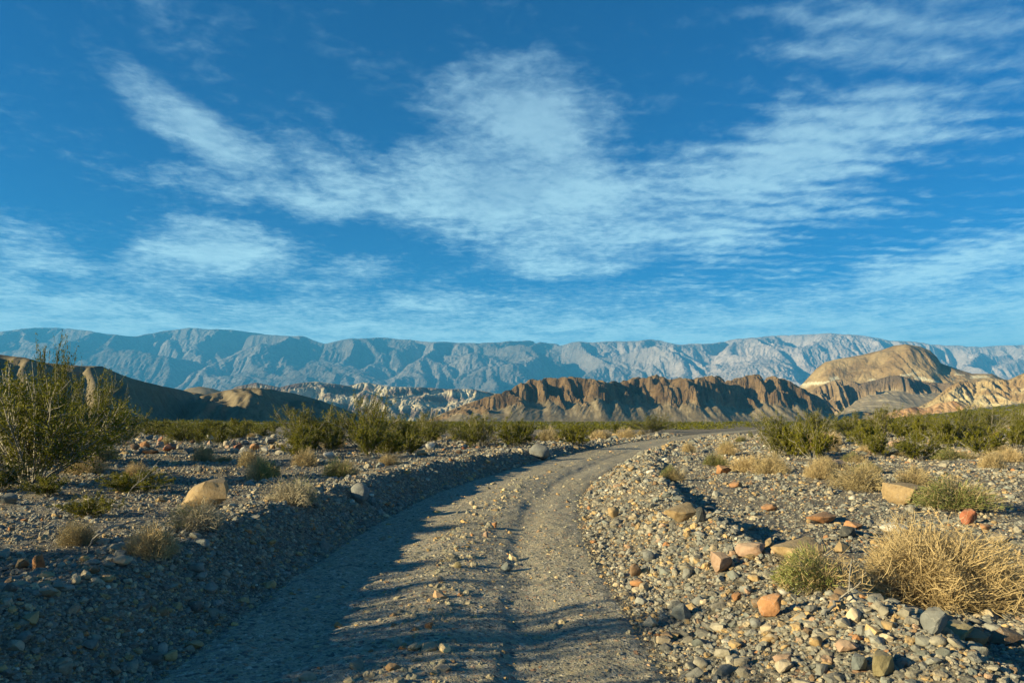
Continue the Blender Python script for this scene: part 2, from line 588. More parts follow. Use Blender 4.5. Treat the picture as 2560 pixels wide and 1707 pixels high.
# ------------------------------------------------------------------ mountains
def erode_pass(z, U, cell, K, m, iters, diff, unit):
    ny, nx = z.shape
    N = ny * nx
    idx = np.arange(N).reshape(ny, nx)
    offs = [(-1, -1), (-1, 0), (-1, 1), (0, -1), (0, 1), (1, -1), (1, 0), (1, 1)]
    for it in range(iters):
        z = z + U
        best = np.zeros((ny - 2, nx - 2))
        rec = idx[1:-1, 1:-1].copy()
        dist = np.ones((ny - 2, nx - 2))
        c = z[1:-1, 1:-1]
        for a, b in offs:
            L = math.hypot(a, b)
            s = (c - z[1 + a:ny - 1 + a, 1 + b:nx - 1 + b]) / L
            w = s > best
            best = np.where(w, s, best)
            rec = np.where(w, idx[1 + a:ny - 1 + a, 1 + b:nx - 1 + b], rec)
            dist = np.where(w, L, dist)
        r = idx.copy()
        r[1:-1, 1:-1] = rec
        D = np.ones((ny, nx))
        D[1:-1, 1:-1] = dist
        order = np.argsort(z.ravel())
        rf = r.ravel()
        order = order[rf[order] != order]
        rl = rf[order].tolist()
        ol = order.tolist()
        A = [unit] * N
        for i, j in zip(reversed(ol), reversed(rl)):
            A[j] += A[i]
        f = K * (np.array(A) ** m) / D.ravel()
        g = (1 / (1 + f))
        fl = (f * g).tolist()
        zl = z.ravel()
        zl = (zl * g).tolist() if False else zl.tolist()
        gl = g.tolist()
        for i, j in zip(ol, rl):
            zl[i] = zl[i] * gl[i] + fl[i] * zl[j]
        z = np.array(zl).reshape(ny, nx)
        if diff > 0:
            p = np.pad(z, 1, mode='edge')
            z = z + diff * (p[:-2, 1:-1] + p[2:, 1:-1] + p[1:-1, :-2] + p[1:-1, 2:] - 4 * z)
    return z


def resize(a, ny, nx):
    sy, sx = a.shape
    fy, fx = np.linspace(0, sy - 1, ny), np.linspace(0, sx - 1, nx)
    y0, x0 = np.minimum(fy.astype(int), sy - 2), np.minimum(fx.astype(int), sx - 2)
    wy, wx = (fy - y0)[:, None], (fx - x0)[None, :]
    q = lambda i, j: a[np.ix_(y0 + i, x0 + j)]
    return (q(0, 0) * (1 - wx) + q(0, 1) * wx) * (1 - wy) + (q(1, 0) * (1 - wx) + q(1, 1) * wx) * wy


def erode(z, U, cell, K, m, iters, diff, grit=0.0, k=7):
    """streams cut the relief: most of the time on a coarse grid, the last rounds on the fine one"""
    ny, nx = z.shape
    zc = erode_pass(resize(z, ny // 2, nx // 2), resize(U, ny // 2, nx // 2) / iters, 2 * cell, K / 2, m, iters - k, diff / 4, 4.0)
    zf = resize(zc, ny, nx)
    jj, ii = np.mgrid[0:ny, 0:nx]
    rel = np.clip(U / (U.max() * 0.25 + 1e-9), 0, 1)
    zf = zf + (z - resize(resize(z, ny // 2, nx // 2), ny, nx)) + grit * rel * (fbm(ii / 9.0, jj / 9.0, 3, 7) + 0.5 * _rng.normal(size=z.shape))
    return erode_pass(zf, U / iters, cell, K, m, k, diff, 1.0)


def sky_el(px, pts):
    p = np.array(pts, float)
    return (HOR - np.interp(px, p[:, 0], p[:, 1])) / FPX


def fit_skyline(X, Y, h, base, pts, soft=5, rounds=3):
    """scale the relief so that its crest line has the heights the real one has"""
    p = np.array(pts, float)
    lo, hi = p[0, 0], p[-1, 0]
    nb = max(8, int((hi - lo) / 10))
    px = CXP + FPX * X / Y
    bi = ((px - lo) / (hi - lo) * nb).astype(int)
    ok = (bi >= 0) & (bi < nb)
    cen = lo + (np.arange(nb) + 0.5) / nb * (hi - lo)
    for _ in range(rounds):
        e = (base + h - CAMZ) / Y
        fac = np.ones(nb)
        for b in range(nb):
            pass
        flat = np.where(ok, bi, -1).ravel()
        order = np.argsort(e.ravel())
        top = np.full(nb, -1)
        fo = flat[order]
        good = fo >= 0
        top[fo[good]] = order[good]            # last write wins: highest
        have = top >= 0
        hh = h.ravel()[top[have]]
        need = sky_el(cen[have], pts) * Y.ravel()[top[have]] + CAMZ - base.ravel()[top[have]]
        fac[have] = np.clip(need / np.maximum(hh, 1e-3), 0.4, 2.5)
        k = np.exp(-0.5 * (np.arange(-3 * soft, 3 * soft + 1) / soft) ** 2)
        k /= k.sum()
        fac = np.convolve(np.pad(fac, 3 * soft, mode='edge'), k, 'valid')
        h = h * np.interp(px, cen, fac)
    return h


def cap_skyline(X, Y, h, base, pts, over, k):
    """crests are planed off at the height the real crest line has"""
    top = np.maximum(sky_el(CXP + FPX * X / Y, pts) * Y + CAMZ - base, 0)
    h = h * over
    w = np.maximum(k * top, 1e-3)
    d = np.clip((h - top) / w, -30, 30)
    low = np.where(d < -20, h, top - w * np.log1p(np.exp(-d)))
    return np.maximum(low, 0) * (top > 0) - 0.5 * (top <= 0)


def terrain(name, label, X, Y, Z, mat, colors, smooth=True):
    me = new_mesh(name, np.stack([X, Y, Z], -1).reshape(-1, 3), grid_faces(*X.shape), mat, mat is M_hill, colors.reshape(-1, colors.shape[-1]))
    return tag(link(name, me), label, kind='structure')


def lerp3(f, a, b):
    return np.asarray(a) * (1 - f[..., None]) + np.asarray(b) * f[..., None]


def slope_of(Z, cx_, cy_):
    gy, gx = np.gradient(Z, cy_, cx_)
    return np.hypot(gx, gy)


# --- the long range on the skyline
SKY_FAR = [(x * 1.0884, y * 1.0884) for x, y in [(-200, 765), (0, 762), (60, 756), (120, 750), (180, 757), (240, 765), (310, 772), (360, 763),
           (430, 752), (500, 757), (545, 760), (640, 770), (700, 773), (745, 790), (800, 778), (880, 774), (930, 780), (1000, 785), (1100, 788),
           (1200, 783), (1280, 790), (1330, 785), (1450, 783), (1500, 779), (1560, 791), (1640, 788), (1700, 778), (1800, 769), (1900, 765),
           (1950, 768), (2050, 780), (2150, 792), (2250, 797), (2300, 793), (2552, 792)]]
_p = np.array(SKY_FAR)
_q = np.arange(-200, 2760, 11.0)
SKY_FAR = list(zip(_q, np.interp(_q, _p[:, 0], _p[:, 1]) + 3.2 * fbm(_q / 75, _q * 0 + 0.4, 4, 40, 0.6)))
nx, ny = 860, 250
x_, y_ = np.linspace(-10200, 10200, nx), np.linspace(6300, 11900, ny)
X, Y = np.meshgrid(x_, y_)
hpk = (sky_el(CXP + FPX * X / 10300, SKY_FAR)) * 10300
wob = 500 * perlin(X / 2600, Y * 0 + .3, 41)
v = (Y - 6850 + wob * 0.6) / 3350
prof = np.where(v < 1, np.clip(v, 0, 1) ** 1.15, np.clip(1 - (v - 1) / 0.45, 0, 1) ** 0.8)
env = hpk * prof
spur = ridged(X / 1500 + 0.5 * perlin(X / 900, Y / 900, 47), Y / 2100, 3, 49)
h = erode(env * 0.40 + 60 * fbm(X / 700, Y / 700, 5, 42) * np.clip(prof * 2, 0, 1) + 230 * np.clip(prof * 1.6, 0, 1) * spur, env * (1.0 + 0.5 * spur), 22.0, 0.035, 0.48, 24, 0.0, 14.0, 6)
h = np.maximum(h, 0) * sstep(Y, 6320, 6750) + 26 * ridged(X / 260 + 0.4 * perlin(X / 300, Y / 300, 48), Y / 330, 4, 43, 0.6) * np.clip(prof * 3, 0, 1)
base = np.full_like(X, -45.0)
h = fit_skyline(X, Y, h, base, SKY_FAR, 6, 4)
h = cap_skyline(X, Y, h, base, SKY_FAR, 1.10, 0.022)
f = sstep(fbm(X / 1500, Y / 900, 4, 44), -0.3, 0.5)
f2 = sstep(X / Y + 0.12 * fbm(X / 1200, Y / 1200, 3, 46), 0.0, 0.35)
cF = lerp3(f, (0.14, 0.125, 0.115), (0.225, 0.20, 0.18))
cF = lerp3(f2 * 0.8, cF, np.array((0.46, 0.38, 0.34)))
pk = sstep(h / np.maximum(hpk, 1), 0.82, 0.98) * (1 - sstep(np.abs(X / Y - 0.35), 0.04, 0.10) * 0.3)
cF = lerp3(pk * 0.45, cF, np.array((0.12, 0.115, 0.12)))
terrain("mountain_range", "long blue hazy mountain range along the whole skyline", X, Y, base + h, M_range, cF)


def hill(name, label, x0, x1, y0, y1, nx, ny, pts, crest, front, back, K, m, iters, diff, seed, mat, paint,
         pw=1.0, namp=1.0, soft=3, sink=4.0, apron=None, fine=0.0, wob=0.2, blk=0.0, bsc=0.6, grit=0.0, over=0.0, ck=0.05, spur=None):
    x_, y_ = np.linspace(x0, x1, nx), np.linspace(y0, y1, ny)
    X, Y = np.meshgrid(x_, y_)
    cell = (x_[1] - x_[0] + y_[1] - y_[0]) / 2
    px = CXP + FPX * X / Y
    yr = np.interp(px, *zip(*crest)) + front * wob * perlin(X / (front * 1.1), Y * 0 + 1.3, seed + 3)
    base = plain(X, Y) - sink
    H = np.maximum(sky_el(px, pts) * yr + CAMZ - base, 0)
    d = Y - yr
    if spur:
        A_, wl, sh = spur
        u_ = (X + sh * d) / wl + 0.35 * perlin(X / (2.3 * wl), Y / (2.3 * wl), seed + 12)
        sp = (1 - 2.2 * np.abs(perlin(u_, d / (wl * 9), seed + 10))) + 0.75 * (1 - 2.2 * np.abs(perlin(u_ * 2.7, d / (wl * 4), seed + 11)))
        d = np.where(d < 0, np.minimum(d + A_ * (sp - 1.1) * np.clip(-d / 14, 0, 1), 0), d)
    prof = np.where(d < 0, np.clip(1 + d / front, 0, 1), np.clip(1 - d / back, 0, 1)) ** pw
    env = H * prof
    sc = front * 0.5
    bl = ridged(X / (front * bsc) + 0.4 * perlin(X / front, Y / front, seed + 6), Y / (front * bsc * 1.3), 3, seed + 5)
    up = env * np.clip(1 + blk * bl, 0.15, 3)
    h = erode(env * 0.5 * np.clip(1 + blk * bl, 0.2, 2) + namp * fbm(X / sc, Y / sc, 5, seed) * np.clip(prof * 3, 0, 1), up, cell, K, m, iters, diff, grit)
    h = np.maximum(h, 0)
    if fine:
        h = h + fine * np.clip(prof * 4, 0, 1) * (ridged(X / (cell * 5), Y / (cell * 7), 3, seed + 9) - 0.6)
    h = fit_skyline(X, Y, h, base, pts, soft)
    if over:
        h = cap_skyline(X, Y, h, base, pts, over, ck)
    ap = np.zeros_like(h)
    if apron:
        ap = apron(X, Y, px, yr, H)
    Z = base + np.maximum(h, ap)
    S = slope_of(Z, x_[1] - x_[0], y_[1] - y_[0])
    col = paint(X, Y, px, Z, S, h / np.maximum(H, 1), (ap > h).astype(float))
    return terrain(name, label, X, Y, Z, mat, col)


# --- rounded dark hills on the left
def paint_dark(X, Y, px, Z, S, rel, ap):
    f = sstep(fbm(X / 40, Y / 40, 4, 61), -0.4, 0.5)
    c = lerp3(f, (0.135, 0.105, 0.062), (0.185, 0.145, 0.088))
    return lerp3(sstep(S, 0.5, 0.9) * 0.5, c, np.array((0.24, 0.195, 0.12)))


SKY_A = [(-500, 905), (-300, 880), (-100, 878), (0, 886), (60, 893), (110, 906), (200, 914), (255, 915), (280, 926), (330, 946), (400, 963),
         (480, 980), (560, 994), (640, 1012), (760, 1040), (900, 1068)]
hill("dark_hill", "rounded dark brown hill with shadowed right flank behind the tall bush", -520, 40, 330, 1050, 300, 330, SKY_A,
     [(-500, 430), (0, 450), (280, 470), (400, 560), (560, 740), (900, 960)], 120, 150, 0.085, 0.42, 22, 0.006, 62, M_hill, paint_dark,
     namp=2.0, sink=5, blk=0.5, bsc=0.6, grit=1.2, over=1.15, spur=(34, 50, 0.45))
SKY_B = [(430, 1060), (500, 990), (560, 976), (620, 968), (670, 971), (740, 984), (800, 1000), (860, 1022), (920, 1042), (1000, 1062)]
hill("dark_hill", "lower brown hill with pointed summit left of the striped badlands", -470, -60, 430, 900, 260, 240, SKY_B,
     [(430, 600), (620, 610), (740, 680), (860, 760), (1000, 800)], 150, 150, 0.085, 0.42, 22, 0.006, 66, M_hill, paint_dark,
     namp=2.0, sink=5, blk=0.5, bsc=0.6, grit=1.2, over=1.15, spur=(34, 50, 0.45))


def paint_olive(X, Y, px, Z, S, rel, ap):
    f = sstep(fbm(X / 70, Y / 70, 4, 63), -0.4, 0.5)
    return lerp3(f, (0.19, 0.155, 0.095), (0.26, 0.21, 0.13))


SKY_C = [(380, 1010), (430, 985), (470, 970), (500, 965), (530, 970), (580, 985), (640, 1010)]
hill("tan_hill", "small pale tan hill peeping between the two dark hills", -900, -480, 1150, 1700, 120, 110, SKY_C,
     [(380, 1400), (640, 1400)], 180, 180, 0.05, 0.42, 18, 0.05, 68, M_hill, paint_olive, namp=4, sink=6)


# --- striped badlands in the middle distance
def paint_bad(X, Y, px, Z, S, rel, ap):
    band = np.sin(Z / 7.0 + 3.5 * fbm(X / 260, Y / 260, 3, 71) + X / 170)
    f = sstep(band, -0.3, 0.6)
    c = lerp3(f, (0.17, 0.13, 0.10), (0.44, 0.37, 0.24))
    top = sstep(rel + 0.25 * fbm(X / 160, Y / 160, 3, 72), 0.62, 0.9) * (1 - sstep(px, 950, 1050))
    c = lerp3(top * 0.85, c, np.array((0.105, 0.075, 0.065)))
    pale = sstep(fbm(X / 190, Y / 150, 3, 73), 0.15, 0.45)
    return lerp3(pale * 0.7, c, np.array((0.52, 0.46, 0.32)))


SKY_D = [(520, 1010), (590, 966), (640, 956), (700, 968), (740, 958), (790, 953), (830, 958), (870, 964), (910, 955), (980, 966), (1060, 968),
         (1120, 972), (1180, 972), (1250, 985), (1320, 1010), (1400, 1040)]
hill("badland_hills", "striped purple and cream badland hills below the far range", -1350, 420, 1900, 3300, 420, 260, SKY_D,
     [(520, 2650), (1400, 2600)], 560, 500, 0.08, 0.45, 22, 0.0, 74, M_badland, paint_bad, pw=0.75, namp=14, sink=12, soft=2, fine=3.0, blk=0.6, bsc=0.45, grit=5.0, over=1.2)


def paint_cream(X, Y, px, Z, S, rel, ap):
    f = sstep(fbm(X / 60, Y / 60, 4, 76), -0.35, 0.4)
    c = lerp3(f, (0.30, 0.22, 0.12), (0.52, 0.44, 0.27))
    return lerp3(sstep(fbm(X / 120, Y / 40, 3, 77), 0.2, 0.5) * 0.5, c, np.array((0.36, 0.22, 0.14)))


SKY_H = [(1040, 1062), (1090, 1040), (1140, 1018), (1180, 1003), (1220, 993), (1260, 988), (1330, 1010), (1400, 1050)]
hill("cream_hill", "pale cream clay slope at the left foot of the brown ridge", -330, 200, 1350, 1750, 150, 120, SKY_H,
     [(1040, 1540), (1400, 1560)], 150, 150, 0.14, 0.45, 18, 0.01, 78, M_badland, paint_cream, namp=5, sink=6, soft=2, grit=1.5, over=1.1)


# --- the brown rocky ridge
def paint_ridge(X, Y, px, Z, S, rel, ap):
    f = sstep(fbm(X / 26, Y / 26, 4, 81), -0.4, 0.4)
    c = lerp3(f, (0.110, 0.070, 0.035), (0.185, 0.122, 0.062))
    flat = 1 - sstep(S, 0.45, 0.8)
    c = lerp3(flat * 0.6, c, np.array((0.195, 0.150, 0.088)))
    streak = sstep(fbm(X / 7, Y / 60, 3, 82), -0.1, 0.5)
    tal = lerp3(streak, np.broadcast_to(np.array((0.175, 0.135, 0.076)), c.shape), np.array((0.25, 0.20, 0.12)))
    return np.concatenate([c * (1 - ap[..., None]) + tal * ap[..., None], (1 - 0.85 * ap)[..., None]], -1)


def apron_ridge(X, Y, px, yr, H):
    out = np.clip(1 - (yr - 44 - Y) / 150, 0, 1)
    cone = 0.78 + 0.22 * perlin(X / 38, Y * 0, 83) + 0.10 * perlin(X / 14, Y * 0, 84)
    return np.clip(H, 0, 80) * 0.62 * out ** 1.35 * cone + 1.1 * out * (ridged((X - Y * 0.25) / 9, Y / 70, 2, 85) - 0.5) - 0.5


SKY_E = [(1040, 1060), (1090, 1040), (1130, 1022), (1180, 1003), (1230, 985), (1270, 973), (1300, 955), (1320, 946), (1370, 941), (1430, 938),
         (1480, 944), (1530, 951), (1570, 944), (1610, 938), (1640, 933), (1670, 943), (1700, 941), (1740, 942), (1780, 934), (1810, 942),
         (1840, 944), (1870, 933), (1910, 934), (1960, 942), (1990, 958), (2020, 975), (2050, 990), (2075, 1010), (2095, 1045), (2140, 1070)]
hill("rocky_ridge", "brown rocky ridge with deeply gullied cliffs and talus aprons", -230, 800, 960, 1600, 480, 300, SKY_E,
     [(1040, 1130), (2140, 1420)], 85, 110, 0.055, 0.42, 22, 0.0, 86, M_ridge, paint_ridge, pw=0.65, namp=12, sink=3, soft=2,
     apron=apron_ridge, fine=1.2, wob=0.5, blk=0.5, bsc=0.5, grit=2.6, over=1.12, ck=0.10, spur=(32, 54, 0.85))


# --- the tan butte on the right with its dark rock shoulder
def paint_butte(X, Y, px, Z, S, rel, ap):
    f = sstep(fbm(X / 80, Y / 80, 4, 91), -0.4, 0.4)
    c = lerp3(f, (0.215, 0.145, 0.068), (0.285, 0.205, 0.100))
    pale = sstep(fbm(X / 60, Z / 18, 3, 92), 0.28, 0.42) * np.exp(-((Z - 92) / 22) ** 2)
    c = lerp3(pale, c, np.array((0.50, 0.45, 0.30)))
    return c


SKY_F = [(1930, 1060), (1975, 990), (2010, 955), (2040, 922), (2062, 905), (2100, 896), (2150, 888), (2200, 876), (2235, 864), (2265, 860),
         (2300, 866), (2325, 876), (2342, 892), (2352, 908), (2390, 921), (2430, 934), (2480, 934), (2510, 948), (2560, 955), (2650, 965), (2720, 1010)]
hill("tan_butte", "tan dome-shaped butte rising over the right end of the ridge", 640, 1750, 1700, 2350, 360, 220, SKY_F,
     [(1930, 2090), (2300, 1990), (2480, 1900), (2720, 1850)], 290, 240, 0.014, 0.42, 20, 0.03, 94, M_butte, paint_butte, pw=0.62, namp=5, sink=6, soft=2, fine=1.6, blk=0.12, bsc=0.5, grit=1.5, over=1.25, ck=0.04)


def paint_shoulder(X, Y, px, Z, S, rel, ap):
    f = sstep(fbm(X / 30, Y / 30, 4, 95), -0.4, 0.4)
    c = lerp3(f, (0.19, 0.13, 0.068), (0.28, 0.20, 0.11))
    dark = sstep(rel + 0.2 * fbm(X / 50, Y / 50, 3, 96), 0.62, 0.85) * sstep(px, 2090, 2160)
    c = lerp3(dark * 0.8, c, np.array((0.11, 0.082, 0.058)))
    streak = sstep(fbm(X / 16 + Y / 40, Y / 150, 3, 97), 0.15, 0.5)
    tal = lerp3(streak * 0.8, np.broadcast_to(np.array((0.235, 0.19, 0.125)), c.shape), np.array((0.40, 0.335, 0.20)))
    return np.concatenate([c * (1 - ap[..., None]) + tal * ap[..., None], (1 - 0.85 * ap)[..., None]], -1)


def apron_shoulder(X, Y, px, yr, H):
    out = np.clip(1 - (yr - 30 - Y) / 300, 0, 1)
    k = sstep(px, 2080, 2170)
    return H * (0.25 + 0.42 * k) * out ** 1.1 + 1.5 * out * (ridged((X - Y * 0.3) / 22, Y / 160, 2, 98) - 0.6) - 0.5


SKY_G = [(1960, 1062), (1995, 1005), (2040, 968), (2080, 952), (2110, 946), (2150, 958), (2190, 949), (2220, 940), (2250, 938), (2275, 946),
         (2320, 956), (2380, 958), (2440, 968), (2520, 985), (2600, 1010)]
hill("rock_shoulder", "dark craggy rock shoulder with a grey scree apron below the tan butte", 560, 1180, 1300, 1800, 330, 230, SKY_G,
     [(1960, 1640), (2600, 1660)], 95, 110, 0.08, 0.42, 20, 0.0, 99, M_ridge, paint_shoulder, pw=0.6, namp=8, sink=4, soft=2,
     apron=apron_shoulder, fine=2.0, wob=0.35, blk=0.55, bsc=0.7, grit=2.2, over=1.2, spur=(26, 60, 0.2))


def paint_yellow(X, Y, px, Z, S, rel, ap):
    f = sstep(fbm(X / 55, Y / 55, 4, 101), -0.35, 0.35)
    c = lerp3(f, (0.25, 0.165, 0.075), (0.36, 0.265, 0.13))
    pale = sstep(fbm(X / 70, Z / 16, 3, 102), 0.05, 0.35) * (1 - sstep(rel, 0.6, 0.9))
    return lerp3(pale * 0.8, c, np.array((0.48, 0.40, 0.22)))


SKY_Y = [(2270, 1030), (2330, 1000), (2370, 968), (2400, 952), (2440, 955), (2480, 945), (2520, 950), (2545, 938), (2580, 925), (2650, 915), (2760, 925), (2900, 990)]
hill("yellow_hills", "yellow clay hills at the right edge beyond the gravel fan", 720, 1400, 1180, 1600, 260, 170, SKY_Y,
     [(2270, 1380), (2900, 1400)], 130, 140, 0.15, 0.45, 20, 0.01, 103, M_badland, paint_yellow, namp=7, sink=5, soft=3, fine=0.8, grit=1.5, over=1.15)


def paint_orange(X, Y, px, Z, S, rel, ap):
    f = sstep(fbm(X / 18, Y / 18, 4, 105), -0.35, 0.35)
    return lerp3(f, (0.33, 0.185, 0.085), (0.44, 0.28, 0.14))


SKY_O = [(2190, 1045), (2240, 1024), (2290, 1016), (2310, 1020), (2345, 1006), (2390, 1003), (2410, 1010), (2440, 1035)]
hill("orange_mound", "low orange clay mounds in front of the grey scree apron", 500, 720, 930, 1060, 130, 80, SKY_O,
     [(2190, 1000), (2440, 1000)], 45, 45, 0.12, 0.45, 16, 0.02, 106, M_badland, paint_orange, namp=2, sink=3, soft=2)

# --- the air between here and the far range
hz = bpy.data.meshes.new("haze")
hx0, hx1, hy0, hy1, hz0, hz1 = -14000, 14000, -2500, 14300, -60, 1420
V = [(x, y, z) for z in (hz0, hz1) for y in (hy0, hy1) for x in (hx0, hx1)]
hz.from_pydata(V, [], [(0, 2, 3, 1), (4, 5, 7, 6), (0, 1, 5, 4), (2, 6, 7, 3), (0, 4, 6, 2), (1, 3, 7, 5)])
mh = bpy.data.materials.new("haze_air")
mh.use_nodes = True
T = NT(mh.node_tree)
T.n.clear()
pv = T.node('ShaderNodeVolumePrincipled')
pv.inputs['Color'].default_value = (0.09, 0.50, 1.0, 1)
pv.inputs['Density'].default_value = 7.8e-5
pv.inputs['Anisotropy'].default_value = 0.0
om = T.node('ShaderNodeOutputMaterial')
T.l.new(pv.outputs[0], om.inputs['Volume'])
hz.materials.append(mh)
tag(link("haze", hz), "thin blue haze in the air before the mountains", kind='stuff')

# ------------------------------------------------------------------ stones
import bmesh
rnd = random.Random(11)
PAL = {'grey': (0.27, 0.28, 0.26), 'blue grey': (0.21, 0.235, 0.225), 'dark': (0.10, 0.105, 0.10), 'tan': (0.46, 0.33, 0.17), 'pale': (0.52, 0.44, 0.31),
       'white': (0.66, 0.64, 0.56), 'orange': (0.47, 0.24, 0.11), 'red': (0.46, 0.17, 0.09), 'brown': (0.27, 0.18, 0.11), 'pink': (0.47, 0.32, 0.22),
       'olive': (0.33, 0.28, 0.15)}


def rock_mesh(seed, npts, cuts, noise_amp, flat, boxy=0.0):
    r = np.random.default_rng(seed)
    p = r.normal(size=(npts, 3))
    p /= np.linalg.norm(p, axis=1)[:, None]
    p *= r.uniform(0.75, 1.0, (npts, 1))
    if boxy:
        p = np.sign(p) * np.abs(p) ** (1 - boxy)
    bm = bmesh.new()
    for q in p:
        bm.verts.new(q)
    res = bmesh.ops.convex_hull(bm, input=bm.verts)
    for g in [e for e in res['geom_interior'] if isinstance(e, bmesh.types.BMVert)]:
        bm.verts.remove(g)
    if cuts:
        bmesh.ops.subdivide_edges(bm, edges=bm.edges[:], cuts=cuts, use_grid_fill=True, smooth=0.14 if flat == 'edge' else 0.28)
    bmesh.ops.triangulate(bm, faces=bm.faces[:])
    bm.verts.ensure_lookup_table()
    co = np.array([v.co[:] for v in bm.verts])
    if noise_amp:
        n = fbm(co[:, 0] * 1.7 + seed, co[:, 1] * 1.7 + co[:, 2] * 1.1, 3, seed % 50) + 0.6 * perlin(co[:, 2] * 3 + seed, co[:, 0] * 3, seed % 40) + 0.35 * perlin(co[:, 1] * 6.5 + co[:, 2] * 3, co[:, 0] * 6.5 - seed, seed % 30)
        co = co * (1 + noise_amp * n)[:, None]
    lo, hi = co.min(0), co.max(0)
    co = (co - (lo + hi) / 2) / (hi - lo)
    fc = np.array([[v.index for v in f.verts] for f in bm.faces])
    bm.free()
    me = new_mesh("stone", co, fc, M_stone, True)
    if flat == 'edge':
        me.set_sharp_from_angle(angle=R(34))
    return me


ROCKS = [rock_mesh(100 + i, rnd.choice((11, 13, 16)), 4, 0.085, 'edge', 0.0) for i in range(8)]        # angular
ROUND = [rock_mesh(200 + i, 15, 3, 0.11, False, 0.1) for i in range(4)]                              # rounded boulders
SLABS = [rock_mesh(300 + i, 12, 4, 0.08, 'edge', 0.25) for i in range(5)]                              # blocky


def stone_at(name, x, y, w, dpt, hgt, color, me, label, cat, group=None, sink=0.18, yaw=None, tilt=0.25, dull=1.0):
    o = bpy.data.objects.new(name, me)
    COL.objects.link(o)
    z = gz(x, y)
    o.location = (x, y, z + hgt * (0.5 - sink))
    o.scale = (w, dpt, hgt)
    o.rotation_euler = (rnd.uniform(-tilt, tilt), rnd.uniform(-tilt, tilt), rnd.uniform(-0.5, 0.5) if yaw is None else yaw)
    j = rnd.uniform(0.88, 1.12)
    o.color = (*[min(1, c * j * dull) for c in color], 1)
    tag(o, label, cat, group)
    return o


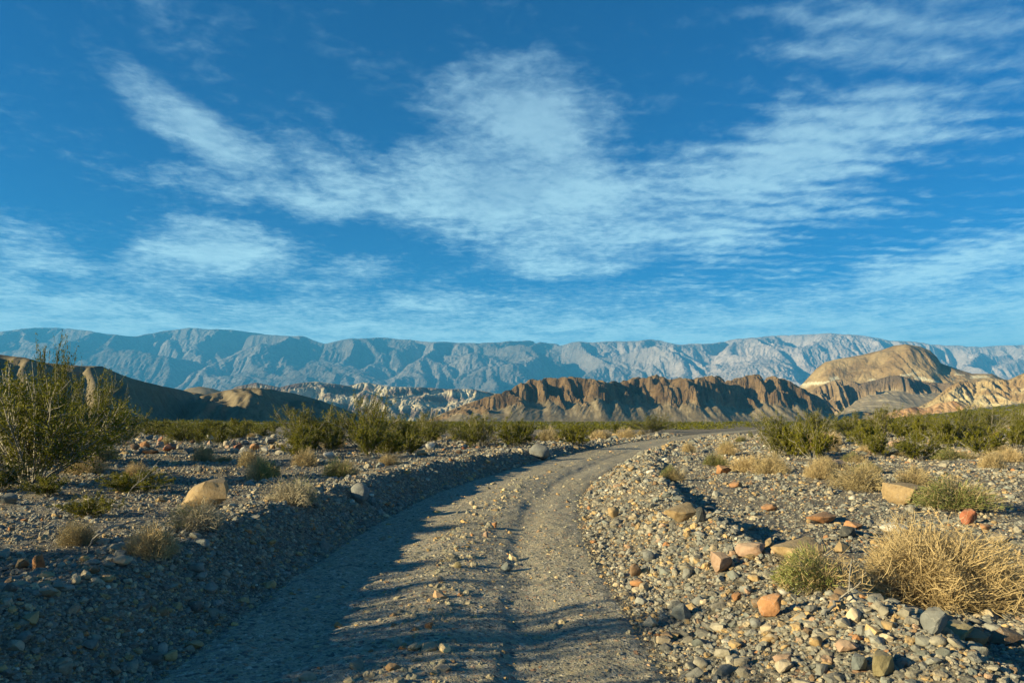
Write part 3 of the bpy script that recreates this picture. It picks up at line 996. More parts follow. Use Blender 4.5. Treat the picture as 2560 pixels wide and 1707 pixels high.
# (x0, x1, top, bottom in the photograph, colour, shape, label)
HERO_ROCKS = [
    (2238, 2338, 1204, 1262, 'tan', 'rock', "large smooth tan boulder left of the straw bush with green tips"),
    (1948, 2072, 1359, 1418, 'tan', 'slab', "large flat-topped tan boulder half hidden behind the green-tipped low bush"),
    (1846, 1917, 1354, 1394, 'pink', 'rock', "overhanging reddish boulder casting a dark shadow on the right berm crest"),
    (1784, 1835, 1387, 1436, 'pink', 'rock', "pointed pale pink stone on the slope of the right berm"),
    (1903, 1957, 1485, 1545, 'orange', 'rock', "orange wedge-shaped stone standing in the right berm gravel"),
    (2318, 2382, 1529, 1592, 'grey', 'rock', "grey angular boulder in front of the large straw bush"),
    (2365, 2450, 1566, 1612, 'olive', 'rock', "olive grey flat boulder beside the bright orange stone"),
    (2417, 2482, 1584, 1618, 'orange', 'slab', "bright orange block below the grey boulders at bottom right"),
    (2486, 2575, 1577, 1616, 'brown', 'rock', "brown flat stone at the right edge beyond the orange block"),
    (1680, 1735, 1516, 1552, 'blue grey', 'rock', "dark blue grey stone at the foot of the right berm"),
    (2025, 2097, 1285, 1311, 'orange', 'slab', "long flat orange stone lying on the open gravel at right"),
    (1908, 1944, 1262, 1278, 'orange', 'slab', "small orange flat stone on open gravel above the berm"),
    (2120, 2170, 1306, 1325, 'orange', 'rock', "orange brown stone just right of the long orange slab"),
    (1667, 1744, 1262, 1306, 'tan', 'slab', "pale tan boulder on the bend of the right berm crest"),
    (1742, 1768, 1270, 1308, 'dark', 'rock', "dark stone tight against the pale boulder on the berm crest"),
    (2409, 2450, 1275, 1313, 'red', 'rock', "red angular stone below the green-tipped straw bush"),
    (2452, 2482, 1312, 1328, 'orange', 'slab', "small orange chip beside the red angular stone"),
    (2212, 2272, 1310, 1336, 'white', 'slab', "whitish block with grey top left of the large straw bush"),
    (2098, 2152, 1320, 1347, 'dark', 'rock', "dark grey stone on the flat behind the tan boulder"),
    (2482, 2521, 1339, 1360, 'pale', 'slab', "pale block above the right part of the large straw bush"),
    (2088, 2138, 1354, 1382, 'tan', 'rock', "small tan boulder between flat-topped boulder and large straw bush"),
    (1852, 1895, 1309, 1327, 'pale', 'rock', "flat pale stone on the flat just behind the berm crest"),
    (1795, 1834, 1163, 1185, 'orange', 'rock', "orange pointed stone left of the round straw bush"),
    (1872, 1896, 1172, 1186, 'pink', 'rock', "pink stone at the foot of the round straw bush"),
    (1826, 1856, 1206, 1221, 'orange', 'slab', "tilted orange slab on the gravel rise below the round straw bush"),
    (2179, 2254, 1634, 1692, 'olive', 'rock', "large olive tan block at the bottom of the right berm"),
    (1938, 1982, 1638, 1662, 'pink', 'rock', "pinkish stone above a pale one at the bottom of the berm"),
    (1943, 1988, 1656, 1684, 'pale', 'rock', "pale stone below the pinkish one at the bottom of the berm"),
    (2128, 2180, 1643, 1680, 'blue grey', 'rock', "blue grey stone touching the large olive tan block"),
    (2099, 2154, 1612, 1636, 'pink', 'slab', "long pink stone in the gravel above the blue grey one"),
    (1879, 1906, 1550, 1572, 'grey', 'round', "round light grey stone below the orange wedge"),
    (1952, 1977, 1475, 1491, 'white', 'round', "white oval pebble right of the orange wedge"),
    (1832, 1858, 1484, 1503, 'orange', 'rock', "small orange stone left of the orange wedge"),
    (1323, 1375, 1112, 1150, 'grey', 'round', "grey rounded boulder leaning on the shaded left bank"),
    (1310, 1342, 1086, 1106, 'pink', 'rock', "pink boulder on top of the left bank near the bend"),
    (870, 922, 1210, 1260, 'grey', 'round', "grey boulder half buried in the shaded left bank"),
    (439, 576, 1206, 1275, 'tan', 'slab', "largest tan boulder in the photo on the left bank"),
    (1173, 1187, 1253, 1266, 'pale', 'round', "pale round stone on the road just past the shadow edge"),
    (1135, 1154, 1406, 1424, 'olive', 'round', "olive rounded stone on the left of the road hump"),
    (1093, 1108, 1442, 1456, 'pale', 'round', "small pale stone on the shadow-striped road hump"),
    (1060, 1082, 1558, 1576, 'orange', 'rock', "orange stone lying on the striped near part of the road"),
    (1081, 1130, 1667, 1683, 'pale', 'slab', "flat pale stone at the bottom of the road"),
    (1253, 1280, 1411, 1431, 'blue grey', 'slab', "flat grey slab beside the right wheel rut"),
    (1207, 1222, 1331, 1348, 'pink', 'rock', "pink stone on the shaded top of the road hump"),
    (1226, 1243, 1308, 1323, 'orange', 'rock', "orange stone at the sunlit top of the road hump"),
    (1575, 1602, 1411, 1442, 'brown', 'round', "brown egg-shaped stone on the lower slope of the right berm"),
    (1608, 1638, 1379, 1406, 'grey', 'round', "grey stone behind the brown egg-shaped one on the berm"),
    (1520, 1548, 1268, 1296, 'tan', 'round', "tan round stone at the inner foot of the right berm"),
    (100, 121, 1124, 1143, 'orange', 'rock', "orange stone beside a dark brown boulder at far left"),
    (120, 155, 1130, 1158, 'brown', 'rock', "dark brown boulder beside an orange stone at far left"),
    (515, 531, 1103, 1119, 'pink', 'rock', "pink upright stone on the left rock pile"),
    (620, 645, 1110, 1127, 'orange', 'rock', "bright orange red stone on the left rock pile"),
    (594, 620, 1119, 1136, 'white', 'slab', "white block in front of the bright orange stone"),
    (660, 688, 1094, 1112, 'grey', 'rock', "grey boulder at the right end of the left rock pile"),
    (353, 392, 1123, 1136, 'orange', 'slab', "long orange slab on the left rock pile"),
    (402, 436, 1110, 1130, 'red', 'rock', "red brown stone next to the long orange slab"),
    (805, 834, 1133, 1150, 'white', 'round', "white stone left of the pale green bush on the bank"),
    (69, 103, 1388, 1432, 'orange', 'rock', "upright orange stone in the dark hollow behind the left bank"),
    (36, 64, 1399, 1422, 'tan', 'rock', "tan stone left of the upright orange stone"),
    (274, 324, 1392, 1417, 'pale', 'round', "long pale stone on the sunlit rim of the left bank"),
    (79, 138, 1465, 1491, 'pale', 'rock', "pale stone on the lowest visible part of the left rim"),
    (172, 198, 1444, 1464, 'pale', 'rock', "lower left of two pale stones side by side on the left rim"),
    (196, 225, 1429, 1452, 'pale', 'rock', "upper right of two pale stones side by side on the left rim"),
    (0, 38, 1238, 1264, 'blue grey', 'rock', "grey green boulder at the left picture edge"),
    (1000, 1022, 1107, 1120, 'white', 'rock', "pale stone left of the bare arching twigs on the bank"),
    (1062, 1086, 1107, 1124, 'white', 'slab', "white block right of the bare arching twigs on the bank"),
    (1040, 1068, 1126, 1140, 'tan', 'round', "tan round stone in the rim above the shaded bank"),
    (2060, 2120, 1153, 1172, 'pink', 'slab', "tilted pink slab on the gravel rise between two straw bushes"),
    (2005, 2032, 1093, 1110, 'pink', 'rock', "pink boulder among straw grass behind the green bush"),
    (2225, 2248, 1102, 1118, 'pink', 'rock', "pink stone between two low straw mounds"),
]
used_xy = []
for (x0, x1, y0, y1, c, shp, lab) in HERO_ROCKS:
    X_, Y_, Z_ = at((x0 + x1) / 2, y1 - 2)
    w = (x1 - x0) / FPX * Y_
    hgt = (y1 - y0) / FPX * Y_ * 1.12
    me = rnd.choice({'rock': ROCKS, 'round': ROUND, 'slab': SLABS}[shp])
    dpt = w * rnd.uniform(0.65, 0.9)
    stone_at("boulder" if w > 0.28 else "stone", X_, Y_ + dpt * 0.35, w, dpt, hgt, PAL[c], me, lab, "rock", sink=0.10, yaw=rnd.uniform(-0.3, 0.3), tilt=0.12, dull=0.74)
    used_xy.append((X_, Y_ + dpt * 0.35, w))

# the pile of mixed rocks pushed up on the left, and single rocks along the left rim
PILE = [(rnd.uniform(330, 700), rnd.uniform(1100, 1134), rnd.uniform(11, 26)) for _ in range(34)] + \
       [(rnd.uniform(80, 330), rnd.uniform(1120, 1165), rnd.uniform(12, 26)) for _ in range(14)] + \
       [(rnd.uniform(960, 1310), rnd.uniform(1108, 1136), rnd.uniform(9, 18)) for _ in range(14)]
n_pile = 0
for (qx, qy, qs) in PILE:
    X_, Y_, Z_ = at(qx, qy)
    if any(abs((CXP + FPX * a / b) - qx) < 16 and abs(b - Y_) < 1.5 for a, b, c in used_xy):
        continue
    cn = rnd.choice(['tan', 'grey', 'orange', 'pale', 'brown', 'pink', 'red', 'grey', 'white', 'dark'])
    w = qs / FPX * Y_
    part = "left rock pile" if 330 <= qx <= 700 else "rocks before the left thicket" if qx < 330 else "rocks on the shaded bank's rim"
    lo_, hi_ = (330, 700) if 330 <= qx <= 700 else (80, 330) if qx < 330 else (960, 1310)
    spot = min(int((qx - lo_) / (hi_ - lo_) * 5), 4)
    pos = ["left end of the ", "left part of the ", "middle of the ", "right part of the ", "right end of the "][spot]
    stone_at("stone", X_, Y_ + w * 0.3, w, w * 0.8, w * rnd.uniform(0.55, 0.85), PAL[cn], rnd.choice(ROCKS + SLABS), f"{'bigger' if qs > 18 else 'smaller'} {cn} rock in the {pos}{part}", "rock",
             "rocks heaped on the left of the road", sink=0.12, yaw=rnd.uniform(0, 6), tilt=0.3, dull=0.74)
    used_xy.append((X_, Y_ + w * 0.3, w))

# gravel: positions, sizes and colours of every loose stone
G = np.random.default_rng(5)
N = 460000
gd = np.exp(G.uniform(math.log(2.3), math.log(75.0), N))
gx = G.uniform(-1, 1, N) * (0.86 * gd + 2.2)
gs = road_s(gx, gd)
far_ = sstep(gd, 14, 40)
on_road = (gs > -(HW - 0.2)) & (gs < HWR - 0.15)
hump = np.exp(-((gs - 0.12) / 0.45) ** 2)
berm_r = (gs >= HWR - 0.15) & (gs < HWR + 1.85 - 0.9 * far_)
berm_l = (gs < -(HW - 0.2)) & (gs > -(HW + 1.5))
patchy = sstep(fbm(gx * 0.5, gd * 0.5, 3, 121), -0.45, 0.5)
keep = np.where(on_road, (0.62 + 0.38 * hump) * (1 - 0.93 * sstep(gd, 9, 26)), np.where(berm_r, 0.45 + 0.55 * patchy, np.where(berm_l, 0.8, 0.22 + 0.65 * patchy)))
sel = G.uniform(size=N) < keep
gx, gd, gs, on_road, berm_r, berm_l, hump = [a[sel] for a in (gx, gd, gs, on_road, berm_r, berm_l, hump)]
N = len(gx)
size = np.exp(G.normal(0, 0.56, N)) * (0.0074 + 0.00082 * gd)
size *= np.where(on_road, 0.62 + 0.35 * hump, np.where(berm_r, 1.22, np.where(berm_l, 1.05, 0.95)))
size = np.where((G.uniform(size=N) < 0.012) & ~on_road, size * G.uniform(1.8, 3.4, N), size)
size = np.minimum(size, 0.02 + 0.007 * gd)
order_colors = np.array([PAL['grey'], PAL['blue grey'], (0.35, 0.33, 0.27), (0.17, 0.175, 0.165), PAL['tan'], PAL['pale'], PAL['orange'], PAL['pink'], PAL['brown'], PAL['white']])
cprob = np.array([0.26, 0.10, 0.30, 0.08, 0.13, 0.08, 0.012, 0.02, 0.03, 0.01])
ci = G.choice(len(order_colors), N, p=cprob / cprob.sum())
tint = order_colors[ci] * G.uniform(0.65, 1.10, (N, 1)) * np.array([1.03, 1.0, 0.92])
tint = np.where(on_road[:, None], tint * np.array([1.22, 1.14, 0.96]), tint)
g_z = ground_h(gx, gd)
sq = np.stack([G.uniform(0.8, 1.3, N), G.uniform(0.65, 1.0, N), G.uniform(0.42, 0.8, N)], -1) * size[:, None]
rot = np.stack([G.normal(0, 0.3, N), G.normal(0, 0.3, N), G.uniform(0, 6.28, N)], -1)

# the largest of them (as they show here) are objects of their own
app = size / gd * (gd > 3.9) * (np.abs(gx / gd) < 0.74)
for (hx, hy, w) in used_xy:
    app[np.hypot(gx - hx, gd - hy) < w * 0.9 + size] = 0
top = np.argsort(-app)[:180]
CN = ['grey', 'bluish', 'drab', 'dark', 'tan', 'pale', 'orange', 'pink', 'brown', 'white']
ANCHORS = [(2288, 1235, 'the large smooth tan boulder'), (2010, 1390, 'the flat-topped tan boulder'), (1880, 1375, 'the overhanging reddish boulder'),
           (1810, 1412, 'the pointed pale pink stone'), (1930, 1515, 'the orange wedge'), (2350, 1560, 'the grey angular boulder'),
           (2450, 1600, 'the bright orange block'), (1707, 1534, 'the blue grey stone at the berm foot'), (2060, 1298, 'the long flat orange stone'),
           (1705, 1285, 'the pale boulder on the berm bend'), (2430, 1295, 'the red angular stone'), (2215, 1660, 'the large olive tan block'),
           (1965, 1660, 'the pinkish and pale pair'), (2125, 1624, 'the long pink stone'), (1892, 1560, 'the round light grey stone'),
           (1588, 1427, 'the brown egg-shaped stone'), (1534, 1282, 'the tan round stone at the berm foot'), (1348, 1130, 'the grey boulder on the far left bank'),
           (895, 1235, 'the half-buried grey boulder'), (507, 1240, 'the largest tan boulder'), (85, 1410, 'the upright orange stone'),
           (300, 1405, 'the long pale rim stone'), (108, 1478, 'the lowest pale rim stone'), (1145, 1415, 'the olive stone on the road'),
           (1070, 1567, 'the orange stone on the road'), (1105, 1675, 'the flat pale stone at the road bottom'), (1266, 1420, 'the flat slab by the rut'),
           (630, 1118, 'the orange red stone of the left pile'), (1815, 1174, 'the orange pointed stone')]


def beside(x, y):
    """where a stone lies, told from the nearest stone one can find"""
    qx, qy = CXP + FPX * x / y, HOR - FPX * (gz(x, y) - CAMZ) / y
    a = min(ANCHORS, key=lambda k: (k[0] - qx) ** 2 + (k[1] - qy) ** 2)
    ddx, ddy = qx - a[0], qy - a[1]
    far_off = math.hypot(ddx, ddy) > 85
    if abs(ddx) > 2.2 * abs(ddy):
        rel = "left of" if ddx < 0 else "right of"
    elif abs(ddy) > 2.2 * abs(ddx):
        rel = "below" if ddy > 0 else "above"
    else:
        rel = ("below" if ddy > 0 else "above") + " and " + ("left of" if ddx < 0 else "right of")
    return ("well " if far_off else "just ") + rel + " " + a[2]


med = float(np.median(size[top] / gd[top]))
for i in top:
    cn = CN[ci[i]]
    big = "larger" if size[i] / gd[i] > med else "smaller"
    lab = f"{big} {cn} stone {beside(float(gx[i]), float(gd[i]))}"
    k = 2.0 * size[i]
    stone_at("stone", float(gx[i]), float(gd[i]), k * rnd.uniform(0.9, 1.25), k * rnd.uniform(0.7, 1.0), k * rnd.uniform(0.5, 0.8), tint[i],
             rnd.choice(ROCKS + SLABS + ROUND[:1]), lab, "stone", "loose stones in the gravel", sink=0.2, yaw=rnd.uniform(0, 6.28))
drop = np.zeros(N, bool)
drop[top] = True
for (hx, hy, w) in used_xy:
    drop |= np.hypot(gx - hx, gd - hy) < w * 0.42
ok = ~drop
gme = bpy.data.meshes.new("gravel")
pts = np.stack([gx, gd, g_z + sq[:, 2] * G.uniform(-0.35, 0.45, N)], -1)[ok].astype(np.float32)
gme.vertices.add(len(pts))
gme.vertices.foreach_set('co', pts.ravel())
for nm, typ, key, arr in (('rot', 'FLOAT_VECTOR', 'vector', rot), ('scl', 'FLOAT_VECTOR', 'vector', sq)):
    a_ = gme.attributes.new(nm, typ, 'POINT')
    a_.data.foreach_set(key, arr[ok].astype(np.float32).ravel())
a_ = gme.attributes.new('tint', 'FLOAT_COLOR', 'POINT')
a_.data.foreach_set('color', np.concatenate([tint[ok], np.ones((ok.sum(), 1))], 1).astype(np.float32).ravel())
a_ = gme.attributes.new('pick', 'INT', 'POINT')
a_.data.foreach_set('value', G.integers(0, 8, ok.sum()).astype(np.int32))
ng = bpy.data.node_groups.new("gravel_scatter", 'GeometryNodeTree')
ng.interface.new_socket("Geometry", in_out='INPUT', socket_type='NodeSocketGeometry')
ng.interface.new_socket("Geometry", in_out='OUTPUT', socket_type='NodeSocketGeometry')
gi, go = ng.nodes.new('NodeGroupInput'), ng.nodes.new('NodeGroupOutput')
join = ng.nodes.new('GeometryNodeJoinGeometry')
for k in range(8):
    ico = ng.nodes.new('GeometryNodeMeshIcoSphere')
    ico.inputs['Radius'].default_value = 1.0
    ico.inputs['Subdivisions'].default_value = 2
    sp = ng.nodes.new('GeometryNodeSetPosition')
    pos = ng.nodes.new('GeometryNodeInputPosition')
    add = ng.nodes.new('ShaderNodeVectorMath')
    add.operation = 'ADD'
    add.inputs[1].default_value = (k * 7.3, k * 3.1, k * 1.7)
    ng.links.new(pos.outputs[0], add.inputs[0])
    vo = ng.nodes.new('ShaderNodeTexVoronoi')
    vo.inputs['Scale'].default_value = 0.9
    ng.links.new(add.outputs[0], vo.inputs['Vector'])
    no = ng.nodes.new('ShaderNodeTexNoise')
    no.inputs['Scale'].default_value = 1.1
    ng.links.new(add.outputs[0], no.inputs['Vector'])
    ma = ng.nodes.new('ShaderNodeMath')
    ma.operation = 'MULTIPLY_ADD'
    ng.links.new(vo.outputs['Distance'], ma.inputs[0])
    ma.inputs[1].default_value = 0.85
    ng.links.new(no.outputs[0], ma.inputs[2])
    sc_ = ng.nodes.new('ShaderNodeVectorMath')
    sc_.operation = 'SCALE'
    ng.links.new(pos.outputs[0], sc_.inputs[0])
    ng.links.new(ma.outputs[0], sc_.inputs['Scale'])
    ng.links.new(ico.outputs['Mesh'], sp.inputs['Geometry'])
    ng.links.new(sc_.outputs[0], sp.inputs['Position'])
    sm = ng.nodes.new('GeometryNodeSetMaterial')
    sm.inputs['Material'].default_value = M_pebble
    ng.links.new(sp.outputs[0], sm.inputs['Geometry'])
    g2i = ng.nodes.new('GeometryNodeGeometryToInstance')
    ng.links.new(sm.outputs[0], g2i.inputs[0])
    ng.links.new(g2i.outputs[0], join.inputs[0])
iop = ng.nodes.new('GeometryNodeInstanceOnPoints')
iop.inputs['Pick Instance'].default_value = True
ng.links.new(gi.outputs[0], iop.inputs['Points'])
ng.links.new(join.outputs[0], iop.inputs['Instance'])
for nm, typ, sock in (('rot', 'FLOAT_VECTOR', 'Rotation'), ('scl', 'FLOAT_VECTOR', 'Scale'), ('pick', 'INT', 'Instance Index')):
    na = ng.nodes.new('GeometryNodeInputNamedAttribute')
    na.data_type = typ
    na.inputs['Name'].default_value = nm
    ng.links.new(na.outputs[0], iop.inputs[sock])
ng.links.new(iop.outputs[0], go.inputs[0])
gro = link("gravel", gme)
gme.materials.append(M_pebble)
gro.modifiers.new("scatter", 'NODES').node_group = ng
tag(gro, "loose grey and tan gravel covering berms and desert floor", "gravel", kind='stuff')

# ------------------------------------------------------------------ shrubs


def tubes(paths, radii, sides=3):
    """paths (n,k,3), radii (n,k) -> verts, faces"""
    n, k, _ = paths.shape
    d = np.gradient(paths, axis=1)
    d /= np.linalg.norm(d, axis=2, keepdims=True) + 1e-9
    ref = np.where(np.abs(d[..., 2:3]) > 0.9, np.array([1.0, 0, 0]), np.array([0, 0, 1.0]))
    u = np.cross(d, ref)
    u /= np.linalg.norm(u, axis=2, keepdims=True) + 1e-9
    w = np.cross(d, u)
    a = np.arange(sides) / sides * 2 * np.pi
    V = paths[:, :, None, :] + radii[:, :, None, None] * (np.cos(a)[:, None] * u[:, :, None, :] + np.sin(a)[:, None] * w[:, :, None, :])
    i = np.arange(n * k * sides).reshape(n, k, sides)
    j = np.roll(i, -1, axis=2)
    F = np.stack([i[:, :-1], j[:, :-1], j[:, 1:], i[:, 1:]], -1).reshape(-1, 4)
    return V.reshape(-1, 3), F


def ribbons(paths, width, r):
    n, k, _ = paths.shape
    side = r.normal(size=(n, 1, 3))
    d = paths[:, -1:] - paths[:, :1]
    side = np.cross(side, d)
    side /= np.linalg.norm(side, axis=2, keepdims=True) + 1e-9
    tp = np.linspace(1, 0.45, k)[None, :, None]
    off = side * width[:, None, None] * tp * 0.5
    V = np.stack([paths - off, paths + off], 2).reshape(-1, 3)
    i = np.arange(n * k * 2).reshape(n, k, 2)
    F = np.stack([i[:, :-1, 0], i[:, :-1, 1], i[:, 1:, 1], i[:, 1:, 0]], -1).reshape(-1, 4)
    return V, F


def leaves(P, size, r):
    n = len(P)
    a = r.normal(size=(n, 3))
    a[:, 2] += 0.4
    a /= np.linalg.norm(a, axis=1)[:, None]
    b = np.cross(a, r.normal(size=(n, 3)))
    b /= np.linalg.norm(b, axis=1)[:, None]
    s = size * r.uniform(0.6, 1.3, (n, 1))
    V = np.stack([P - a * s * 0.5, P + b * s * 0.27, P + a * s * 0.5, P - b * s * 0.27], 1).reshape(-1, 3)
    F = np.arange(n * 4).reshape(n, 4)
    return V, F


def creosote_meshes(seed, stems, nbr, nleaf, lsize, spread=(8, 58), lean=0.0):
    """open vase of grey stems, small olive leaves gathered on the outer branches; one unit tall"""
    r = np.random.default_rng(seed)
    azm = r.uniform(0, 2 * np.pi, stems)
    tilt = np.radians(r.uniform(*spread, stems))
    L = r.uniform(0.72, 1.05, stems) / np.maximum(np.cos(tilt * 0.75), 0.55) * np.where(tilt > 0.75, 0.85, 1.0)
    k = 7
    u = np.linspace(0, 1, k)
    tt = tilt[:, None] * (0.75 + 0.35 * u[None, :]) + r.normal(0, 0.13, (stems, k))
    aa = azm[:, None] + np.cumsum(r.normal(0, 0.13, (stems, k)), 1)
    step = np.stack([np.sin(tt) * np.cos(aa) + lean * u, np.sin(tt) * np.sin(aa), np.cos(tt)], -1) * (L[:, None, None] / (k - 1))
    step[:, 0] = 0
    p0 = np.stack([0.07 * np.cos(azm), 0.07 * np.sin(azm), np.full(stems, -0.05)], -1)
    S = p0[:, None, :] + np.cumsum(step, 1)
    rad = np.linspace(0.012, 0.004, k)[None, :] * r.uniform(0.7, 1.3, (stems, 1))
    V1, F1 = tubes(S, rad)
    nb = stems * nbr
    si = np.repeat(np.arange(stems), nbr)
    ub = r.uniform(0.16, 1.0, nb) ** 0.85
    f = ub * (k - 1)
    i0 = np.minimum(f.astype(int), k - 2)
    w = (f - i0)[:, None]
    B0 = S[si, i0] * (1 - w) + S[si, i0 + 1] * w
    dirs = S[si, i0 + 1] - S[si, i0]
    dirs /= np.linalg.norm(dirs, axis=1)[:, None]
    bd = dirs * 0.8 + r.normal(0, 0.55, (nb, 3)) + np.array([0, 0, 0.25])
    bd /= np.linalg.norm(bd, axis=1)[:, None]
    bl = r.uniform(0.10, 0.30, nb)
    kb = 4
    ubb = np.linspace(0, 1, kb)
    B = B0[:, None, :] + bd[:, None, :] * (bl[:, None, None] * ubb[None, :, None])
    B = B + np.cumsum(r.normal(0, 0.012, (nb, kb, 3)), 1) * ubb[None, :, None]
    V2, F2 = tubes(B, np.linspace(0.0045, 0.002, kb)[None, :] * np.ones((nb, 1)))
    me1 = new_mesh("stems", np.concatenate([V1, V2]), np.concatenate([F1, F2 + len(V1)]), M_stem)
    dense = r.uniform(0.15, 1.0, nb) ** 1.3
    bi = r.choice(nb, nleaf, p=dense / dense.sum())
    q = r.uniform(0.25, 1.08, nleaf) * (kb - 1)
    j0 = np.clip(q.astype(int), 0, kb - 2)
    w = (q - j0)[:, None]
    Pl = B[bi, j0] * (1 - w) + B[bi, j0 + 1] * w + r.normal(0, 0.020, (nleaf, 3))
    Pl[:, 2] = np.maximum(Pl[:, 2], 0.03)
    V3, F3 = leaves(Pl, lsize, r)
    me2 = new_mesh("foliage", V3, F3, M_creosote, False)
    return [("stems", me1), ("foliage", me2)]


def brush_meshes(seed, nmain, ntwig, width, hgt=0.75, mat=None, green=0, gside=0.0):
    """dome of tangled dry twigs, one unit in radius"""
    r = np.random.default_rng(seed)
    mat = mat or M_dry

    def dome(n):
        a = r.uniform(0, 2 * np.pi, n)
        ct = r.uniform(0.02, 1.0, n)
        st_ = np.sqrt(1 - ct * ct)
        lump = 1 + 0.08 * np.cos(a + seed) + 0.20 * np.sin(3 * a + seed) + 0.10 * np.sin(7 * a + 2 * seed) + 0.08 * np.sin(5 * a + 4 * ct)
        d = np.stack([np.cos(a) * st_, np.sin(a) * st_, ct * hgt + 0.02], -1)
        return d * lump[:, None]
    E = dome(nmain) * r.uniform(0.65, 1.02, (nmain, 1))
    B0 = np.stack([r.normal(0, 0.14, nmain), r.normal(0, 0.14, nmain), np.full(nmain, -0.03)], -1)
    k = 6
    u = np.linspace(0, 1, k)[None, :, None]
    Pm = B0[:, None] * (1 - u) + E[:, None] * u
    Pm[:, :, 2] += 0.12 * np.sin(np.pi * u[..., 0]) * r.uniform(-0.2, 1, (nmain, 1))
    Pm = Pm + np.cumsum(r.normal(0, 0.022, Pm.shape), 1) * u
    V1, F1 = ribbons(Pm, width * 1.5 * r.uniform(0.7, 1.5, nmain), r)
    C = dome(ntwig) * r.uniform(0.50, 0.97, (ntwig, 1)) ** 0.8
    d = C / np.linalg.norm(C, axis=1)[:, None] * 0.75 + r.normal(0, 0.62, (ntwig, 3)) + np.array([0, 0, 0.1])
    d /= np.linalg.norm(d, axis=1)[:, None]
    ln = r.uniform(0.10, 0.30, ntwig)
    k = 4
    u = np.linspace(0, 1, k)[None, :, None]
    Pt = C[:, None] + d[:, None] * (ln[:, None, None] * (u - 0.35))
    Pt = Pt + np.cumsum(r.normal(0, 0.010, Pt.shape), 1)
    Pt[:, :, 2] = np.maximum(Pt[:, :, 2], 0.0)
    V2, F2 = ribbons(Pt, width * r.uniform(0.6, 1.4, ntwig), r)
    out = [("twigs", new_mesh("twigs", np.concatenate([V1, V2]), np.concatenate([F1, F2 + len(V1)]), mat, False))]
    nw = 30
    E = dome(nw) * r.uniform(0.5, 0.95, (nw, 1))
    u = np.linspace(0, 1, 7)[None, :, None]
    Pw = np.stack([r.normal(0, 0.08, nw), r.normal(0, 0.08, nw), np.full(nw, -0.05)], -1)[:, None] * (1 - u) + E[:, None] * u
    Pw = Pw + np.cumsum(r.normal(0, 0.03, Pw.shape), 1) * u
    V3, F3 = tubes(Pw, np.linspace(width * 1.5, width * 0.5, 7)[None] * np.ones((nw, 1)), 4)
    out.append(("woody_stems", new_mesh("woody_stems", V3, F3, M_stem)))
    if green:
        C = dome(green * 3) * r.uniform(0.55, 1.03, (green * 3, 1))
        keep = C[:, 0] * math.cos(gside) + C[:, 1] * math.sin(gside) + r.normal(0, 0.22, len(C)) > 0.15
        C = C[keep][:green]
        n = len(C)
        d = C / np.linalg.norm(C, axis=1)[:, None] + r.normal(0, 0.5, (n, 3))
        d /= np.linalg.norm(d, axis=1)[:, None]
        Pg = C[:, None] + d[:, None] * (r.uniform(0.06, 0.16, n)[:, None, None] * (np.linspace(0, 1, 3)[None, :, None] - 0.4))
        V3, F3 = ribbons(Pg, width * 1.5 * np.ones(n), r)
        out.append(("green_shoots", new_mesh("green_shoots", V3, F3, M_green, False)))
    return out


CREO_NEAR = [creosote_meshes(400 + i, 32, 18, 21000, 0.025, (4, 74), 0.12 * (i - 0.5)) for i in range(2)]
CREO = [creosote_meshes(420 + i, 26, 16, 15000, 0.040, (5, 68)) for i in range(6)]
BRUSH_BIG = brush_meshes(501, 900, 9500, 0.0085, 0.80)
BRUSH = [brush_meshes(510 + i, 260, 2600, 0.013, 0.62 + 0.07 * i) for i in range(4)]
BRUSH_GREEN = [brush_meshes(530 + i, 260, 1900, 0.012, 0.66, None, 2600, 2.6 + 0.6 * i) for i in range(3)]
BRUSH_GREY = [brush_meshes(550 + i, 240, 2200, 0.012, 0.70, M_drygrey, 500, 1.2) for i in range(2)]


def plant(name, parts, x, y, sx, sz, label, cat, group=None, yaw=None, sy=None, dz=0.0):
    e = bpy.data.objects.new(name, None)
    COL.objects.link(e)
    e.empty_display_size = 0.2
    e.location = (x, y, gz(x, y) + dz)
    e.rotation_euler = (0, 0, rnd.uniform(0, 6.28) if yaw is None else yaw)
    e.scale = (sx, sx if sy is None else sy, sz)
    tag(e, label, cat, group)
    for nm, me in parts:
        link(nm, me, e)
    return e


